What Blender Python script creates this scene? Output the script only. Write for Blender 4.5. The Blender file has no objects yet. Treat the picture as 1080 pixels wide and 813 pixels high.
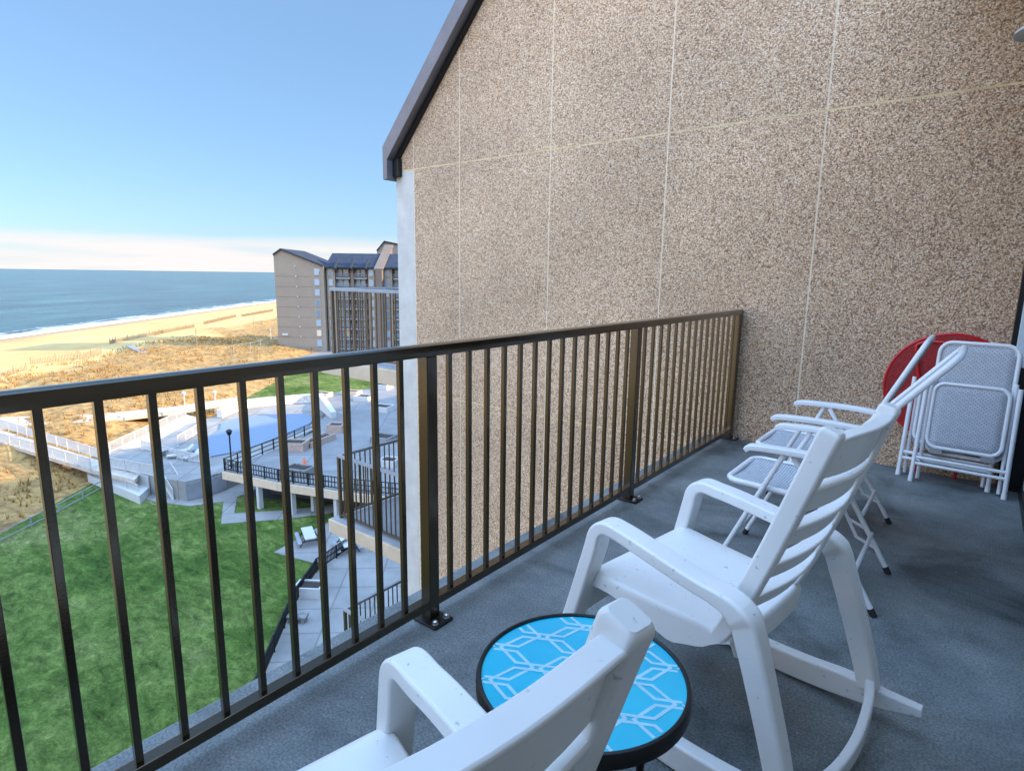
import bpy, bmesh, math, random
from mathutils import Vector, Matrix
random.seed(7)
scene = bpy.context.scene
col = scene.collection
R = math.radians

# ------------------------------------------------------------------ camera
FPX, PW, PH = 626.27, 1080.0, 813.0
YAW, PITCH, ROLL = R(38.134), R(10.517), R(0.774)
CAM = Vector((1.5525, 0.0, 1.3283))
_fw = Vector((-math.sin(YAW)*math.cos(PITCH), math.cos(YAW)*math.cos(PITCH), -math.sin(PITCH)))
_r0 = Vector((math.cos(YAW), math.sin(YAW), 0)); _u0 = _r0.cross(_fw)
_rt = math.cos(ROLL)*_r0 + math.sin(ROLL)*_u0
_up = -math.sin(ROLL)*_r0 + math.cos(ROLL)*_u0
cd = bpy.data.cameras.new('camera'); cam = bpy.data.objects.new('camera', cd); col.objects.link(cam)
cam.matrix_world = Matrix(((_rt.x, _up.x, -_fw.x, CAM.x), (_rt.y, _up.y, -_fw.y, CAM.y), (_rt.z, _up.z, -_fw.z, CAM.z), (0, 0, 0, 1)))
cd.sensor_width = 36; cd.lens = FPX/PW*36; cd.clip_start = 0.02; cd.clip_end = 60000
scene.camera = cam

# ------------------------------------------------------------------ world, sun, exposure
SUN_AZ = math.atan2(0.78, 0.625); SUN_EL = R(20)
SKY_LO, SKY_HI, WARM_FILL = 0.40, 2.7, (4.2, 3.0, 1.8)
world = bpy.data.worlds.new('World'); scene.world = world; world.use_nodes = True
wn, wl = world.node_tree.nodes, world.node_tree.links
bg = wn['Background']; bg.inputs['Strength'].default_value = 0.10
sky = wn.new('ShaderNodeTexSky'); sky.sky_type = 'NISHITA'; sky.sun_disc = False
sky.sun_elevation = SUN_EL; sky.sun_rotation = SUN_AZ; sky.air_density = 1.0; sky.dust_density = 0.5; sky.ozone_density = 2.0
wl.new(sky.outputs[0], bg.inputs[0])
sd = bpy.data.lights.new('sun', 'SUN'); sun = bpy.data.objects.new('sun', sd); col.objects.link(sun)
sd.energy = 2.5; sd.angle = R(0.5); sd.color = (1.0, 0.74, 0.44)
_tosun = Vector((math.sin(SUN_AZ)*math.cos(SUN_EL), math.cos(SUN_AZ)*math.cos(SUN_EL), math.sin(SUN_EL)))
sun.rotation_euler = _tosun.to_track_quat('Z', 'Y').to_euler()
vs = scene.view_settings; vs.view_transform = 'Standard'; vs.look = 'None'; vs.gamma = 1; vs.use_curve_mapping = False
vs.exposure = 2.28

# a thin bank of cloud low over the sea (part of the sky, by direction)
tc = wn.new('ShaderNodeTexCoord'); sx = wn.new('ShaderNodeSeparateXYZ'); wl.new(tc.outputs['Generated'], sx.inputs[0])
mp = wn.new('ShaderNodeMapping'); mp.inputs['Scale'].default_value = (2.2, 2.2, 34); wl.new(tc.outputs['Generated'], mp.inputs[0])
nz = wn.new('ShaderNodeTexNoise'); nz.inputs['Scale'].default_value = 1.6; nz.inputs['Detail'].default_value = 5; wl.new(mp.outputs[0], nz.inputs['Vector'])
band = wn.new('ShaderNodeMapRange'); band.interpolation_type = 'SMOOTHSTEP'
band.inputs['From Min'].default_value = 0.084; band.inputs['From Max'].default_value = 0.056; wob = wn.new('ShaderNodeMath'); wob.operation = 'MULTIPLY_ADD'; wob.inputs[1].default_value = .045; wl.new(nz.outputs[0], wob.inputs[0]); wl.new(sx.outputs['Z'], wob.inputs[2]); wl.new(wob.outputs[0], band.inputs['Value'])
addn = wn.new('ShaderNodeMath'); addn.operation = 'MULTIPLY_ADD'; addn.inputs[1].default_value = 2.6; addn.inputs[2].default_value = -0.45; wl.new(nz.outputs[0], addn.inputs[0])
mul = wn.new('ShaderNodeMath'); mul.operation = 'MULTIPLY'; mul.use_clamp = True; wl.new(band.outputs[0], mul.inputs[0]); wl.new(addn.outputs[0], mul.inputs[1])
mx = wn.new('ShaderNodeMix'); mx.data_type = 'RGBA'; wl.new(mul.outputs[0], mx.inputs[0]); 
tint = wn.new('ShaderNodeMix'); tint.data_type = 'RGBA'; tint.blend_type = 'MULTIPLY'; tint.inputs[0].default_value = 1; tint.inputs[7].default_value = (.84, 1.0, 1.2, 1)
wl.new(sky.outputs[0], tint.inputs[6]); even = wn.new('ShaderNodeMix'); even.data_type = 'RGBA'; even.inputs[0].default_value = .45; even.inputs[7].default_value = (1.95, 3.3, 5.1, 1)
wl.new(tint.outputs[2], even.inputs[6]); wl.new(even.outputs[2], mx.inputs[6])
mx.inputs[7].default_value = (5.2, 5.0, 4.95, 1)
# sky raised overhead, out of frame, as added fill for the shaded balcony
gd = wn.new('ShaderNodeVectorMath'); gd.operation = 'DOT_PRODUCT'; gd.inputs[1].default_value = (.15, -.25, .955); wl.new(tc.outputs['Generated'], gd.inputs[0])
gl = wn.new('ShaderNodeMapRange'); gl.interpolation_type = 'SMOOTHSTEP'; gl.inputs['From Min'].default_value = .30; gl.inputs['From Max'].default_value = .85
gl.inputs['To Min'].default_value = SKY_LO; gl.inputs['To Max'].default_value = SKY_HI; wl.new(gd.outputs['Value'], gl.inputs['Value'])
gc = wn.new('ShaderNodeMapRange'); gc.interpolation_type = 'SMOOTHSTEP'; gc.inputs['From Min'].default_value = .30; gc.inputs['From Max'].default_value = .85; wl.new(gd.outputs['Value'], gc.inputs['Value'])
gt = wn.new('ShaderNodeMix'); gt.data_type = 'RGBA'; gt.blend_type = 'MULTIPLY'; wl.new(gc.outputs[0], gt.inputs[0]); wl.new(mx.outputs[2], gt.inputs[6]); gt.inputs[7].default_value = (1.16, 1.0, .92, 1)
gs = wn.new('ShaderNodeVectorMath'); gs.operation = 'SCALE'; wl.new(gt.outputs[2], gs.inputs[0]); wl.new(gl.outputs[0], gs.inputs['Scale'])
# added warm glow low in the unseen sky behind the camera, lights the wall
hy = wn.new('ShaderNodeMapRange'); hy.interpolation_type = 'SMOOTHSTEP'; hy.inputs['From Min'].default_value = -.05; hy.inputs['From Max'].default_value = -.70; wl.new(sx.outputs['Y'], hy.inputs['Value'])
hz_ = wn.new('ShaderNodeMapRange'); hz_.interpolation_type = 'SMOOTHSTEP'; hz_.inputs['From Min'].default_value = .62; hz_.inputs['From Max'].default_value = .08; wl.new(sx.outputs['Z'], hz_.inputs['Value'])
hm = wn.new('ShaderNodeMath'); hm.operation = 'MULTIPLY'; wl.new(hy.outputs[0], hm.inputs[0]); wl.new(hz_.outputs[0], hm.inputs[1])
hw_ = wn.new('ShaderNodeVectorMath'); hw_.operation = 'SCALE'; hw_.inputs[0].default_value = WARM_FILL; wl.new(hm.outputs[0], hw_.inputs['Scale'])
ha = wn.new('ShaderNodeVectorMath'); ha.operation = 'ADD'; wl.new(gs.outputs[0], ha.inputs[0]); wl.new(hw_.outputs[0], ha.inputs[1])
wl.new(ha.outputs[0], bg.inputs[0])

# ------------------------------------------------------------------ helpers
def tag(o, label=None, cat=None, group=None, kind=None):
    if label: o['label'] = label
    if cat: o['category'] = cat
    if group: o['group'] = group
    if kind: o['kind'] = kind
    return o
def thing(name, label, cat, loc=(0, 0, 0), rz=0, group=None):
    o = bpy.data.objects.new(name, None); col.objects.link(o); o.empty_display_size = 0.1
    o.location = loc; o.rotation_euler = (0, 0, rz)
    return tag(o, label, cat, group)
def copy_tree(o, parent=None):
    c = o.copy(); col.objects.link(c); c.parent = parent
    for ch in list(o.children): copy_tree(ch, c)
    return c
def G(px, py, z):
    """the place on the level z that the photograph shows at (px, py)"""
    d = FPX*_fw + (px-PW/2)*_rt - (py-PH/2)*_up
    return CAM + d*((z-CAM.z)/d.z)

class MB:
    def __init__(s): s.v = []; s.f = []
    def add(s, vs, fs):
        b = len(s.v); s.v += [tuple(v) for v in vs]; s.f += [tuple(i+b for i in f) for f in fs]; return s
    def box(s, x0, x1, y0, y1, z0, z1):
        return s.add([(x0,y0,z0),(x1,y0,z0),(x1,y1,z0),(x0,y1,z0),(x0,y0,z1),(x1,y0,z1),(x1,y1,z1),(x0,y1,z1)],
                     [(3,2,1,0),(4,5,6,7),(0,1,5,4),(1,2,6,5),(2,3,7,6),(3,0,4,7)])
    def beam(s, p, q, w, h, up=(0, 0, 1)):
        p, q = Vector(p), Vector(q); t = (q-p).normalized(); up = Vector(up)
        if abs(t.dot(up)) > .99: up = Vector((1, 0, 0))
        a = t.cross(up).normalized(); b = a.cross(t).normalized()
        vs = [c+a*i*w/2+b*j*h/2 for c in (p, q) for i, j in ((-1,-1),(1,-1),(1,1),(-1,1))]
        return s.add(vs, [(0,1,2,3),(7,6,5,4),(0,4,5,1),(1,5,6,2),(2,6,7,3),(3,7,4,0)])
    def tube(s, pts, r, n=10, closed=False):
        pts = [Vector(p) for p in pts]; m = len(pts); rings = []; pa = None
        for i, p in enumerate(pts):
            if closed: t = pts[(i+1) % m]-pts[i-1]
            else: t = pts[min(i+1, m-1)]-pts[max(i-1, 0)]
            t.normalize()
            if pa is None: pa = t.orthogonal().normalized()
            pa = (pa-t*pa.dot(t)).normalized(); b = t.cross(pa)
            rings.append([p+(pa*math.cos(2*math.pi*k/n)+b*math.sin(2*math.pi*k/n))*r for k in range(n)])
        return s.rings(rings, closed)
    def rings(s, rings, closed=False, caps=True):
        n = len(rings[0]); m = len(rings); fs = []
        for i in range(m if closed else m-1):
            for k in range(n):
                a, b = i*n+k, i*n+(k+1) % n; c, d = ((i+1) % m)*n+(k+1) % n, ((i+1) % m)*n+k
                fs.append((a, b, c, d))
        if not closed and caps: fs += [tuple(range(n-1, -1, -1)), tuple((m-1)*n+k for k in range(n))]
        return s.add([v for r in rings for v in r], fs)
    def loft(s, path, W, H, ax=(0, 1, 0), n=20, e=4.0, caps=True, part=None):
        """rounded bar along path; ax = fixed width axis; W,H half sizes per point"""
        path = [Vector(p) for p in path]; ax = Vector(ax).normalized(); m = len(path); rg = []
        for i, p in enumerate(path):
            t = (path[min(i+1, m-1)]-path[max(i-1, 0)]).normalized()
            a = (ax-t*ax.dot(t)).normalized(); b = t.cross(a)
            w = W[i] if hasattr(W, '__len__') else W; h = H[i] if hasattr(H, '__len__') else H
            ring = []; rad = min(w, h)*(2.0/e if e < 4 else .42)
            for qx, qy, s0 in ((1, 1, 0), (-1, 1, 90), (-1, -1, 180), (1, -1, 270)):
                for k in range(5):
                    th = R(s0+22.5*k); ring.append(p+a*(qx*(w-rad)+rad*math.cos(th))+b*(qy*(h-rad)+rad*math.sin(th)))
            rg.append(ring)
        return s.rings(rg[part[0]:part[1]+1] if part else rg, False, caps)
    def prism(s, poly, z0, z1):
        n = len(poly); A = sum(poly[i][0]*poly[(i+1) % n][1]-poly[(i+1) % n][0]*poly[i][1] for i in range(n))
        if A < 0: poly = poly[::-1]
        vs = [(p[0], p[1], z0) for p in poly]+[(p[0], p[1], z1) for p in poly]
        return s.add(vs, [tuple(range(n-1, -1, -1)), tuple(range(n, 2*n))]+[(i, (i+1) % n, n+(i+1) % n, n+i) for i in range(n)])
    def lathe(s, prof, n=48, c=(0, 0)):
        return s.rings([[(c[0]+r*math.cos(2*math.pi*k/n), c[1]+r*math.sin(2*math.pi*k/n), z) for k in range(n)] for r, z in prof])
    def build(s, name, mat, parent=None, smooth=False, bevel=0, world=False, segs=2, sub=0):
        me = bpy.data.meshes.new(name); off = Vector(parent_loc(parent)) if world and parent else Vector((0, 0, 0))
        me.from_pydata([Vector(v)-off for v in s.v], [], s.f); me.materials.append(mat); me.validate(); me.update()
        bm = bmesh.new(); bm.from_mesh(me); bmesh.ops.recalc_face_normals(bm, faces=bm.faces); bm.to_mesh(me); bm.free()
        o = bpy.data.objects.new(name, me); col.objects.link(o)
        if parent: o.parent = parent
        if smooth:
            for p in me.polygons: p.use_smooth = True
            try: me.set_sharp_from_angle(angle=R(42))
            except Exception: pass
        if smooth == 2:
            o.modifiers.new('wn', 'WEIGHTED_NORMAL').keep_sharp = True
        if bevel:
            b = o.modifiers.new('bevel', 'BEVEL'); b.width = bevel; b.segments = segs; b.limit_method = 'ANGLE'; b.angle_limit = R(35); b.harden_normals = False
        if sub:
            b = o.modifiers.new('sub', 'SUBSURF'); b.levels = sub; b.render_levels = sub
        return o
def parent_loc(o):
    l = Vector((0, 0, 0))
    while o: l += o.location; o = o.parent
    return l
def smoothpath(pts, k=6):
    """Catmull-Rom through pts"""
    P = [Vector(p) for p in pts]; P = [2*P[0]-P[1]]+P+[2*P[-1]-P[-2]]; out = []
    for i in range(1, len(P)-2):
        for j in range(k):
            t = j/k; a, b, c, d = P[i-1:i+3]
            out.append(.5*((2*b)+(c-a)*t+(2*a-5*b+4*c-d)*t*t+(3*b-a-3*c+d)*t**3))
    return out+[P[-2]]

# ------------------------------------------------------------------ materials
def mat(name, base, rough=.6, metal=0, spec=.5, var=0, vscale=6, bump=0, bscale=30, coords='Object', var2=None):
    m = bpy.data.materials.new(name); m.use_nodes = True; n, l = m.node_tree.nodes, m.node_tree.links; b = n['Principled BSDF']
    b.inputs['Base Color'].default_value = (*base, 1); b.inputs['Roughness'].default_value = rough; b.inputs['Metallic'].default_value = metal
    b.inputs['Specular IOR Level'].default_value = spec
    t = n.new('ShaderNodeTexCoord')
    if var or var2:
        x = n.new('ShaderNodeTexNoise'); x.inputs['Scale'].default_value = vscale; x.inputs['Detail'].default_value = 6; x.inputs['Roughness'].default_value = .65; l.new(t.outputs[coords], x.inputs['Vector'])
        r = n.new('ShaderNodeValToRGB'); r.color_ramp.elements[0].position = .32; r.color_ramp.elements[1].position = .68
        c2 = var2 if var2 else tuple(c*(1+var) for c in base)
        r.color_ramp.elements[0].color = (*[c*(1-var) for c in base], 1); r.color_ramp.elements[1].color = (*c2, 1)
        l.new(x.outputs[0], r.inputs[0]); l.new(r.outputs[0], b.inputs['Base Color'])
    if bump:
        x = n.new('ShaderNodeTexNoise'); x.inputs['Scale'].default_value = bscale; x.inputs['Detail'].default_value = 5; l.new(t.outputs[coords], x.inputs['Vector'])
        u = n.new('ShaderNodeBump'); u.inputs['Strength'].default_value = bump; u.inputs['Distance'].default_value = .02; l.new(x.outputs[0], u.inputs['Height']); l.new(u.outputs[0], b.inputs['Normal'])
    return m
def nodes(m): return m.node_tree.nodes, m.node_tree.links, m.node_tree.nodes['Principled BSDF']
def ramp(n, stops):
    r = n.new('ShaderNodeValToRGB'); e = r.color_ramp.elements
    while len(e) < len(stops): e.new(.5)
    for i, (p, c) in enumerate(stops): e[i].position = p; e[i].color = (*c, 1)
    return r

M = {}
# exposed pebble aggregate
m = M['aggregate'] = mat('aggregate', (.3, .25, .2), .85); n, l, b = nodes(m); t = n.new('ShaderNodeTexCoord')
v = n.new('ShaderNodeTexVoronoi'); v.inputs['Scale'].default_value = 122; l.new(t.outputs['Object'], v.inputs['Vector'])
s_ = n.new('ShaderNodeSeparateColor'); l.new(v.outputs['Color'], s_.inputs[0])
r = ramp(n, [(0, (.20, .115, .072)), (.2, (.44, .275, .170)), (.42, (.66, .430, .262)), (.62, (.72, .480, .300)), (.82, (.80, .580, .390)), (1, (.88, .74, .58))]); l.new(s_.outputs[0], r.inputs[0])
dk = n.new('ShaderNodeMapRange'); dk.inputs['From Min'].default_value = .45; dk.inputs['From Max'].default_value = .75; dk.inputs['To Min'].default_value = 1; dk.inputs['To Max'].default_value = .55; l.new(v.outputs['Distance'], dk.inputs['Value'])
big = n.new('ShaderNodeTexNoise'); big.inputs['Scale'].default_value = .7; big.inputs['Detail'].default_value = 7; big.inputs['Roughness'].default_value = .6; l.new(t.outputs['Object'], big.inputs['Vector'])
bm_ = n.new('ShaderNodeMapRange'); bm_.inputs['From Min'].default_value = .3; bm_.inputs['From Max'].default_value = .7; bm_.inputs['To Min'].default_value = .80; bm_.inputs['To Max'].default_value = 1.14; l.new(big.outputs[0], bm_.inputs['Value'])
k1 = n.new('ShaderNodeMath'); k1.operation = 'MULTIPLY'; l.new(dk.outputs[0], k1.inputs[0]); l.new(bm_.outputs[0], k1.inputs[1])
k2 = n.new('ShaderNodeVectorMath'); k2.operation = 'SCALE'; l.new(r.outputs[0], k2.inputs[0]); l.new(k1.outputs[0], k2.inputs['Scale']); l.new(k2.outputs[0], b.inputs['Base Color'])
u = n.new('ShaderNodeBump'); u.inputs['Strength'].default_value = .7; u.inputs['Distance'].default_value = .006; u.invert = True; l.new(v.outputs['Distance'], u.inputs['Height']); l.new(u.outputs[0], b.inputs['Normal'])
# balcony concrete
m = M['floor'] = mat('painted_concrete', (.10, .115, .135), .62, spec=.35); n, l, b = nodes(m); t = n.new('ShaderNodeTexCoord')
a = n.new('ShaderNodeTexNoise'); a.inputs['Scale'].default_value = 2.2; a.inputs['Detail'].default_value = 7; a.inputs['Roughness'].default_value = .7; l.new(t.outputs['Object'], a.inputs['Vector'])
r = ramp(n, [(.3, (.095, .112, .113)), (.42, (.168, .188, .19)), (.58, (.225, .247, .246)), (.72, (.31, .325, .318))]); l.new(a.outputs[0], r.inputs[0])
g = n.new('ShaderNodeTexNoise'); g.inputs['Scale'].default_value = 130; g.inputs['Detail'].default_value = 3; l.new(t.outputs['Object'], g.inputs['Vector'])
gm = n.new('ShaderNodeMapRange'); gm.inputs['From Min'].default_value = .3; gm.inputs['From Max'].default_value = .7; gm.inputs['To Min'].default_value = .62; gm.inputs['To Max'].default_value = 1.35; l.new(g.outputs[0], gm.inputs['Value'])
k2 = n.new('ShaderNodeVectorMath'); k2.operation = 'SCALE'; l.new(r.outputs[0], k2.inputs[0]); l.new(gm.outputs[0], k2.inputs['Scale'])
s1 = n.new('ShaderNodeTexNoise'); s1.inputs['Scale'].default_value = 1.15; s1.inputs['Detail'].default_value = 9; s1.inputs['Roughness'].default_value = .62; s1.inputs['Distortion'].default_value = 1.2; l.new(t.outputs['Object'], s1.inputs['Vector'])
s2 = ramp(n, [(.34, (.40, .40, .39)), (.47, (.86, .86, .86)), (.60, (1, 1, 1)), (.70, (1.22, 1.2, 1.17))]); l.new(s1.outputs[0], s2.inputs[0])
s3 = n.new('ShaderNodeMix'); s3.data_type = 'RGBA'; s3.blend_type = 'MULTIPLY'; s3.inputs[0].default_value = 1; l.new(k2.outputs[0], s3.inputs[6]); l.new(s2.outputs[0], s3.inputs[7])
gv = n.new('ShaderNodeTexVoronoi'); gv.inputs['Scale'].default_value = 9; gv.inputs['Randomness'].default_value = 1; l.new(t.outputs['Object'], gv.inputs['Vector'])
gr_ = n.new('ShaderNodeMapRange'); gr_.inputs['From Min'].default_value = .035; gr_.inputs['From Max'].default_value = .02; l.new(gv.outputs['Distance'], gr_.inputs['Value'])
s4 = n.new('ShaderNodeMix'); s4.data_type = 'RGBA'; l.new(gr_.outputs[0], s4.inputs[0]); l.new(s3.outputs[2], s4.inputs[6]); s4.inputs[7].default_value = (.42, .40, .36, 1); l.new(s4.outputs[2], b.inputs['Base Color'])
u = n.new('ShaderNodeBump'); u.inputs['Strength'].default_value = .6; u.inputs['Distance'].default_value = .004; l.new(g.outputs[0], u.inputs['Height']); l.new(u.outputs[0], b.inputs['Normal'])
# white moulded resin with small scuffs
m = M['resin'] = mat('white_resin', (.84, .84, .83), .36, spec=.5); n, l, b = nodes(m); t = n.new('ShaderNodeTexCoord')
a = n.new('ShaderNodeTexNoise'); a.inputs['Scale'].default_value = 55; a.inputs['Detail'].default_value = 4; l.new(t.outputs['Object'], a.inputs['Vector'])
a2 = n.new('ShaderNodeTexNoise'); a2.inputs['Scale'].default_value = 3.5; a2.inputs['Detail'].default_value = 6; l.new(t.outputs['Object'], a2.inputs['Vector'])
r1 = ramp(n, [(.0, (.45, .47, .5)), (.27, (.55, .56, .58)), (.33, (.86, .86, .85))]); l.new(a.outputs[0], r1.inputs[0])
r2 = ramp(n, [(.3, (.86, .86, .85)), (.7, (1, 1, 1))]); l.new(a2.outputs[0], r2.inputs[0])
mm = n.new('ShaderNodeMix'); mm.data_type = 'RGBA'; mm.blend_type = 'MULTIPLY'; mm.inputs[0].default_value = 1; l.new(r1.outputs[0], mm.inputs[6]); l.new(r2.outputs[0], mm.inputs[7]); l.new(mm.outputs[2], b.inputs['Base Color'])
u = n.new('ShaderNodeBump'); u.inputs['Strength'].default_value = .08; u.inputs['Distance'].default_value = .003; l.new(a.outputs[0], u.inputs['Height']); l.new(u.outputs[0], b.inputs['Normal'])
# bronze rail paint
M['bronze'] = mat('bronze_rail', (.085, .062, .036), .2, metal=.9, bump=.06, bscale=160)
M['bronze'].node_tree.nodes['Principled BSDF'].inputs['Coat Weight'].default_value = .6
M['bronze'].node_tree.nodes['Principled BSDF'].inputs['Coat Roughness'].default_value = .12
M['bronze2'] = mat('bronze_rail_far', (.16, .125, .085), .35, metal=.7)
M['black'] = mat('black_metal', (.012, .012, .014), .4, metal=.3)
M['steel'] = mat('zinc_bolt', (.6, .6, .6), .3, metal=1)
M['seal'] = mat('joint_sealant', (.74, .62, .46), .8, var=.12, vscale=9)
M['seal2'] = mat('stained_sealant', (.66, .50, .28), .8, var=.2, vscale=7)
M['trim'] = mat('pale_concrete', (.54, .51, .47), .75, var=.12, vscale=4, bump=.2, bscale=40)
M['coping'] = mat('coping_metal', (.17, .165, .18), .45, metal=.4, var=.12, vscale=3)
M['fascia'] = mat('tan_concrete', (.55, .43, .31), .8, var=.1, vscale=3)
M['slab'] = mat('slab_concrete', (.30, .30, .31), .8, var=.12, vscale=3, bump=.2)
M['pave'] = mat('pale_paving', (.24, .235, .225), .85, var=.2, vscale=.35, bump=.2, bscale=8)
M['plaza'] = mat('plaza_concrete', (.20, .20, .20), .8, var=.2, vscale=.3, bump=.1)
def joints(m, size, k=.62):
    n, l, b = nodes(m); src = b.inputs['Base Color'].links[0].from_socket; t = n.new('ShaderNodeTexCoord')
    mp_ = n.new('ShaderNodeMapping'); mp_.inputs['Rotation'].default_value = (0, 0, .84); l.new(t.outputs['Object'], mp_.inputs[0])
    br = n.new('ShaderNodeTexBrick'); br.offset = 0; br.inputs['Scale'].default_value = 1; br.inputs['Brick Width'].default_value = size; br.inputs['Row Height'].default_value = size; br.inputs['Mortar Size'].default_value = .06
    br.inputs['Color1'].default_value = (1, 1, 1, 1); br.inputs['Color2'].default_value = (.9, .9, .9, 1); br.inputs['Mortar'].default_value = (k, k, k, 1); l.new(mp_.outputs[0], br.inputs['Vector'])
    x = n.new('ShaderNodeMix'); x.data_type = 'RGBA'; x.blend_type = 'MULTIPLY'; x.inputs[0].default_value = 1; l.new(src, x.inputs[6]); l.new(br.outputs[0], x.inputs[7]); l.new(x.outputs[2], b.inputs['Base Color'])
joints(M['plaza'], 5.0); joints(M['pave'], 2.6)
M['wood'] = mat('grey_boardwalk', (.42, .37, .31), .85, var=.2, vscale=1.2)
M['white'] = mat('white_paint', (.45, .45, .44), .6, var=.06, vscale=2)
M['pool'] = mat('pool_cover', (.12, .24, .46), .55); n, l, b = nodes(M['pool']); t = n.new('ShaderNodeTexCoord')
w = n.new('ShaderNodeTexWave'); w.inputs['Scale'].default_value = .35; w.inputs['Distortion'].default_value = .6; w.inputs['Detail'].default_value = 2; l.new(t.outputs['Object'], w.inputs['Vector'])
r = ramp(n, [(0, (.13, .185, .27)), (.6, (.16, .215, .29)), (1, (.19, .24, .31))]); l.new(w.outputs[0], r.inputs[0]); l.new(r.outputs[0], b.inputs['Base Color'])
M['stone'] = mat('white_stone', (.62, .55, .48), .9, var=.35, vscale=2.2, bump=.8, bscale=3)
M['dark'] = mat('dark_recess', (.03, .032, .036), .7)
M['retain'] = mat('grey_wall', (.22, .23, .25), .8, var=.15, vscale=1)
M['brick'] = mat('planter_brick', (.36, .27, .22), .85, var=.25, vscale=5)
M['soil'] = mat('dark_soil', (.035, .028, .022), .95, var=.4, vscale=8)
M['orange'] = mat('orange_cone', (.75, .16, .05), .6)
M['leafm'] = mat('dark_shrub', (.04, .055, .025), .8, var=.4, vscale=5)
M['rubber'] = mat('black_rubber', (.02, .02, .02), .7)
M['tube'] = mat('white_tube', (.78, .79, .80), .35, var=.03, vscale=9)
m = M['mesh'] = mat('woven_mesh', (.55, .57, .60), .7); n, l, b = nodes(m); t = n.new('ShaderNodeTexCoord')
ch = n.new('ShaderNodeTexBrick'); ch.inputs['Scale'].default_value = 21; ch.inputs['Mortar Size'].default_value = .05; ch.inputs['Color1'].default_value = (.62, .64, .67, 1); ch.inputs['Color2'].default_value = (.50, .52, .56, 1); ch.inputs['Mortar'].default_value = (.30, .33, .37, 1)
l.new(t.outputs['UV'], ch.inputs['Vector']); l.new(ch.outputs[0], b.inputs['Base Color'])
m = M['red'] = mat('red_table', (.20, .008, .012), .45, var=.0); n, l, b = nodes(m); t = n.new('ShaderNodeTexCoord')
v = n.new('ShaderNodeTexVoronoi'); v.inputs['Scale'].default_value = 90; l.new(t.outputs['Object'], v.inputs['Vector'])
r = ramp(n, [(.1, (.06, .004, .006)), (.35, (.30, .010, .014)), (.8, (.36, .02, .02))]); l.new(v.outputs['Distance'], r.inputs[0]); l.new(r.outputs[0], b.inputs['Base Color'])
M['redgloss'] = mat('red_enamel', (.55, .012, .018), .22)
m = M['aqua'] = mat('aqua_top', (.01, .36, .66), .25, spec=.5); n, l, b = nodes(m); t = n.new('ShaderNodeTexCoord')
a = n.new('ShaderNodeTexNoise'); a.inputs['Scale'].default_value = 5; a.inputs['Detail'].default_value = 5; l.new(t.outputs['Object'], a.inputs['Vector'])
r = ramp(n, [(.3, (.0, .40, .60)), (.7, (.01, .52, .68))]); l.new(a.outputs[0], r.inputs[0]); l.new(r.outputs[0], b.inputs['Base Color'])
M['line'] = mat('pale_print', (.36, .64, .75), .3, var=.1, vscale=20)
M['door'] = mat('pale_blue_trim', (.52, .62, .68), .45, var=.05, vscale=2)
m = M['glass'] = mat('dark_glass', (.02, .025, .03), .05, spec=.6)
M['wallb'] = mat('building_wall', (.30, .25, .20), .85, var=.1, vscale=3)
M['siding'] = mat('pale_siding', (.46, .41, .34), .7, var=.06, vscale=2)
M['roof'] = mat('slate_roof', (.03, .04, .06), .85, spec=.15, var=.2, vscale=.5)
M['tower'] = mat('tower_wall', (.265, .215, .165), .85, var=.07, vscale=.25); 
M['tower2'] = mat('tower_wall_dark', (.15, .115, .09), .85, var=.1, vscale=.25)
M['pane'] = mat('window_pane', (.28, .36, .43), .12, spec=.6)
M['paneb'] = mat('bay_glazing', (.14, .20, .25), .12, spec=.6)
M['panew'] = mat('curtained_pane', (.62, .52, .36), .5)
M['amber'] = mat('amber_glass', (.75, .50, .18), .2)
M['fencewood'] = mat('weathered_slats', (.25, .18, .11), .9)
M['blade'] = mat('dune_grass_blade', (.33, .19, .05), .8, var=.35, vscale=.4)
m = M['lawnblade'] = mat('lawn_blade', (.062, .11, .034), .7, var=.4, vscale=.25)

C_ = Vector((-.668, .744, 0)); O_ = Vector((-.744, -.668, 0))     # along the coast, towards the sea
def st(s, t, z=0): return Vector((C_.x*s+O_.x*t, C_.y*s+O_.y*t, z))

# terrain: sand, dune grass
m = M['ground'] = mat('dune_sand', (.5, .4, .25), .95); n, l, b = nodes(m); t = n.new('ShaderNodeTexCoord')
d = n.new('ShaderNodeVectorMath'); d.operation = 'DOT_PRODUCT'; d.inputs[1].default_value = O_; l.new(t.outputs['Object'], d.inputs[0])
a = n.new('ShaderNodeTexNoise'); a.inputs['Scale'].default_value = .055; a.inputs['Detail'].default_value = 9; a.inputs['Roughness'].default_value = .68; l.new(t.outputs['Object'], a.inputs['Vector'])
f = n.new('ShaderNodeTexNoise'); f.inputs['Scale'].default_value = .75; f.inputs['Detail'].default_value = 9; f.inputs['Roughness'].default_value = .8; l.new(t.outputs['Object'], f.inputs['Vector'])
ts = n.new('ShaderNodeMath'); ts.operation = 'MULTIPLY_ADD'; ts.inputs[1].default_value = 60; l.new(a.outputs[0], ts.inputs[0]); l.new(d.outputs['Value'], ts.inputs[2])   # t + 60*noise
ms = n.new('ShaderNodeMapRange'); ms.inputs['From Min'].default_value = 108; ms.inputs['From Max'].default_value = 124; l.new(ts.outputs[0], ms.inputs['Value'])
fm = n.new('ShaderNodeMath'); fm.operation = 'MULTIPLY_ADD'; fm.inputs[1].default_value = .95; fm.inputs[2].default_value = -.32; l.new(f.outputs[0], fm.inputs[0])
fa = n.new('ShaderNodeMath'); fa.operation = 'ADD'; fa.use_clamp = True; l.new(ms.outputs[0], fa.inputs[0]); l.new(fm.outputs[0], fa.inputs[1])
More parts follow.
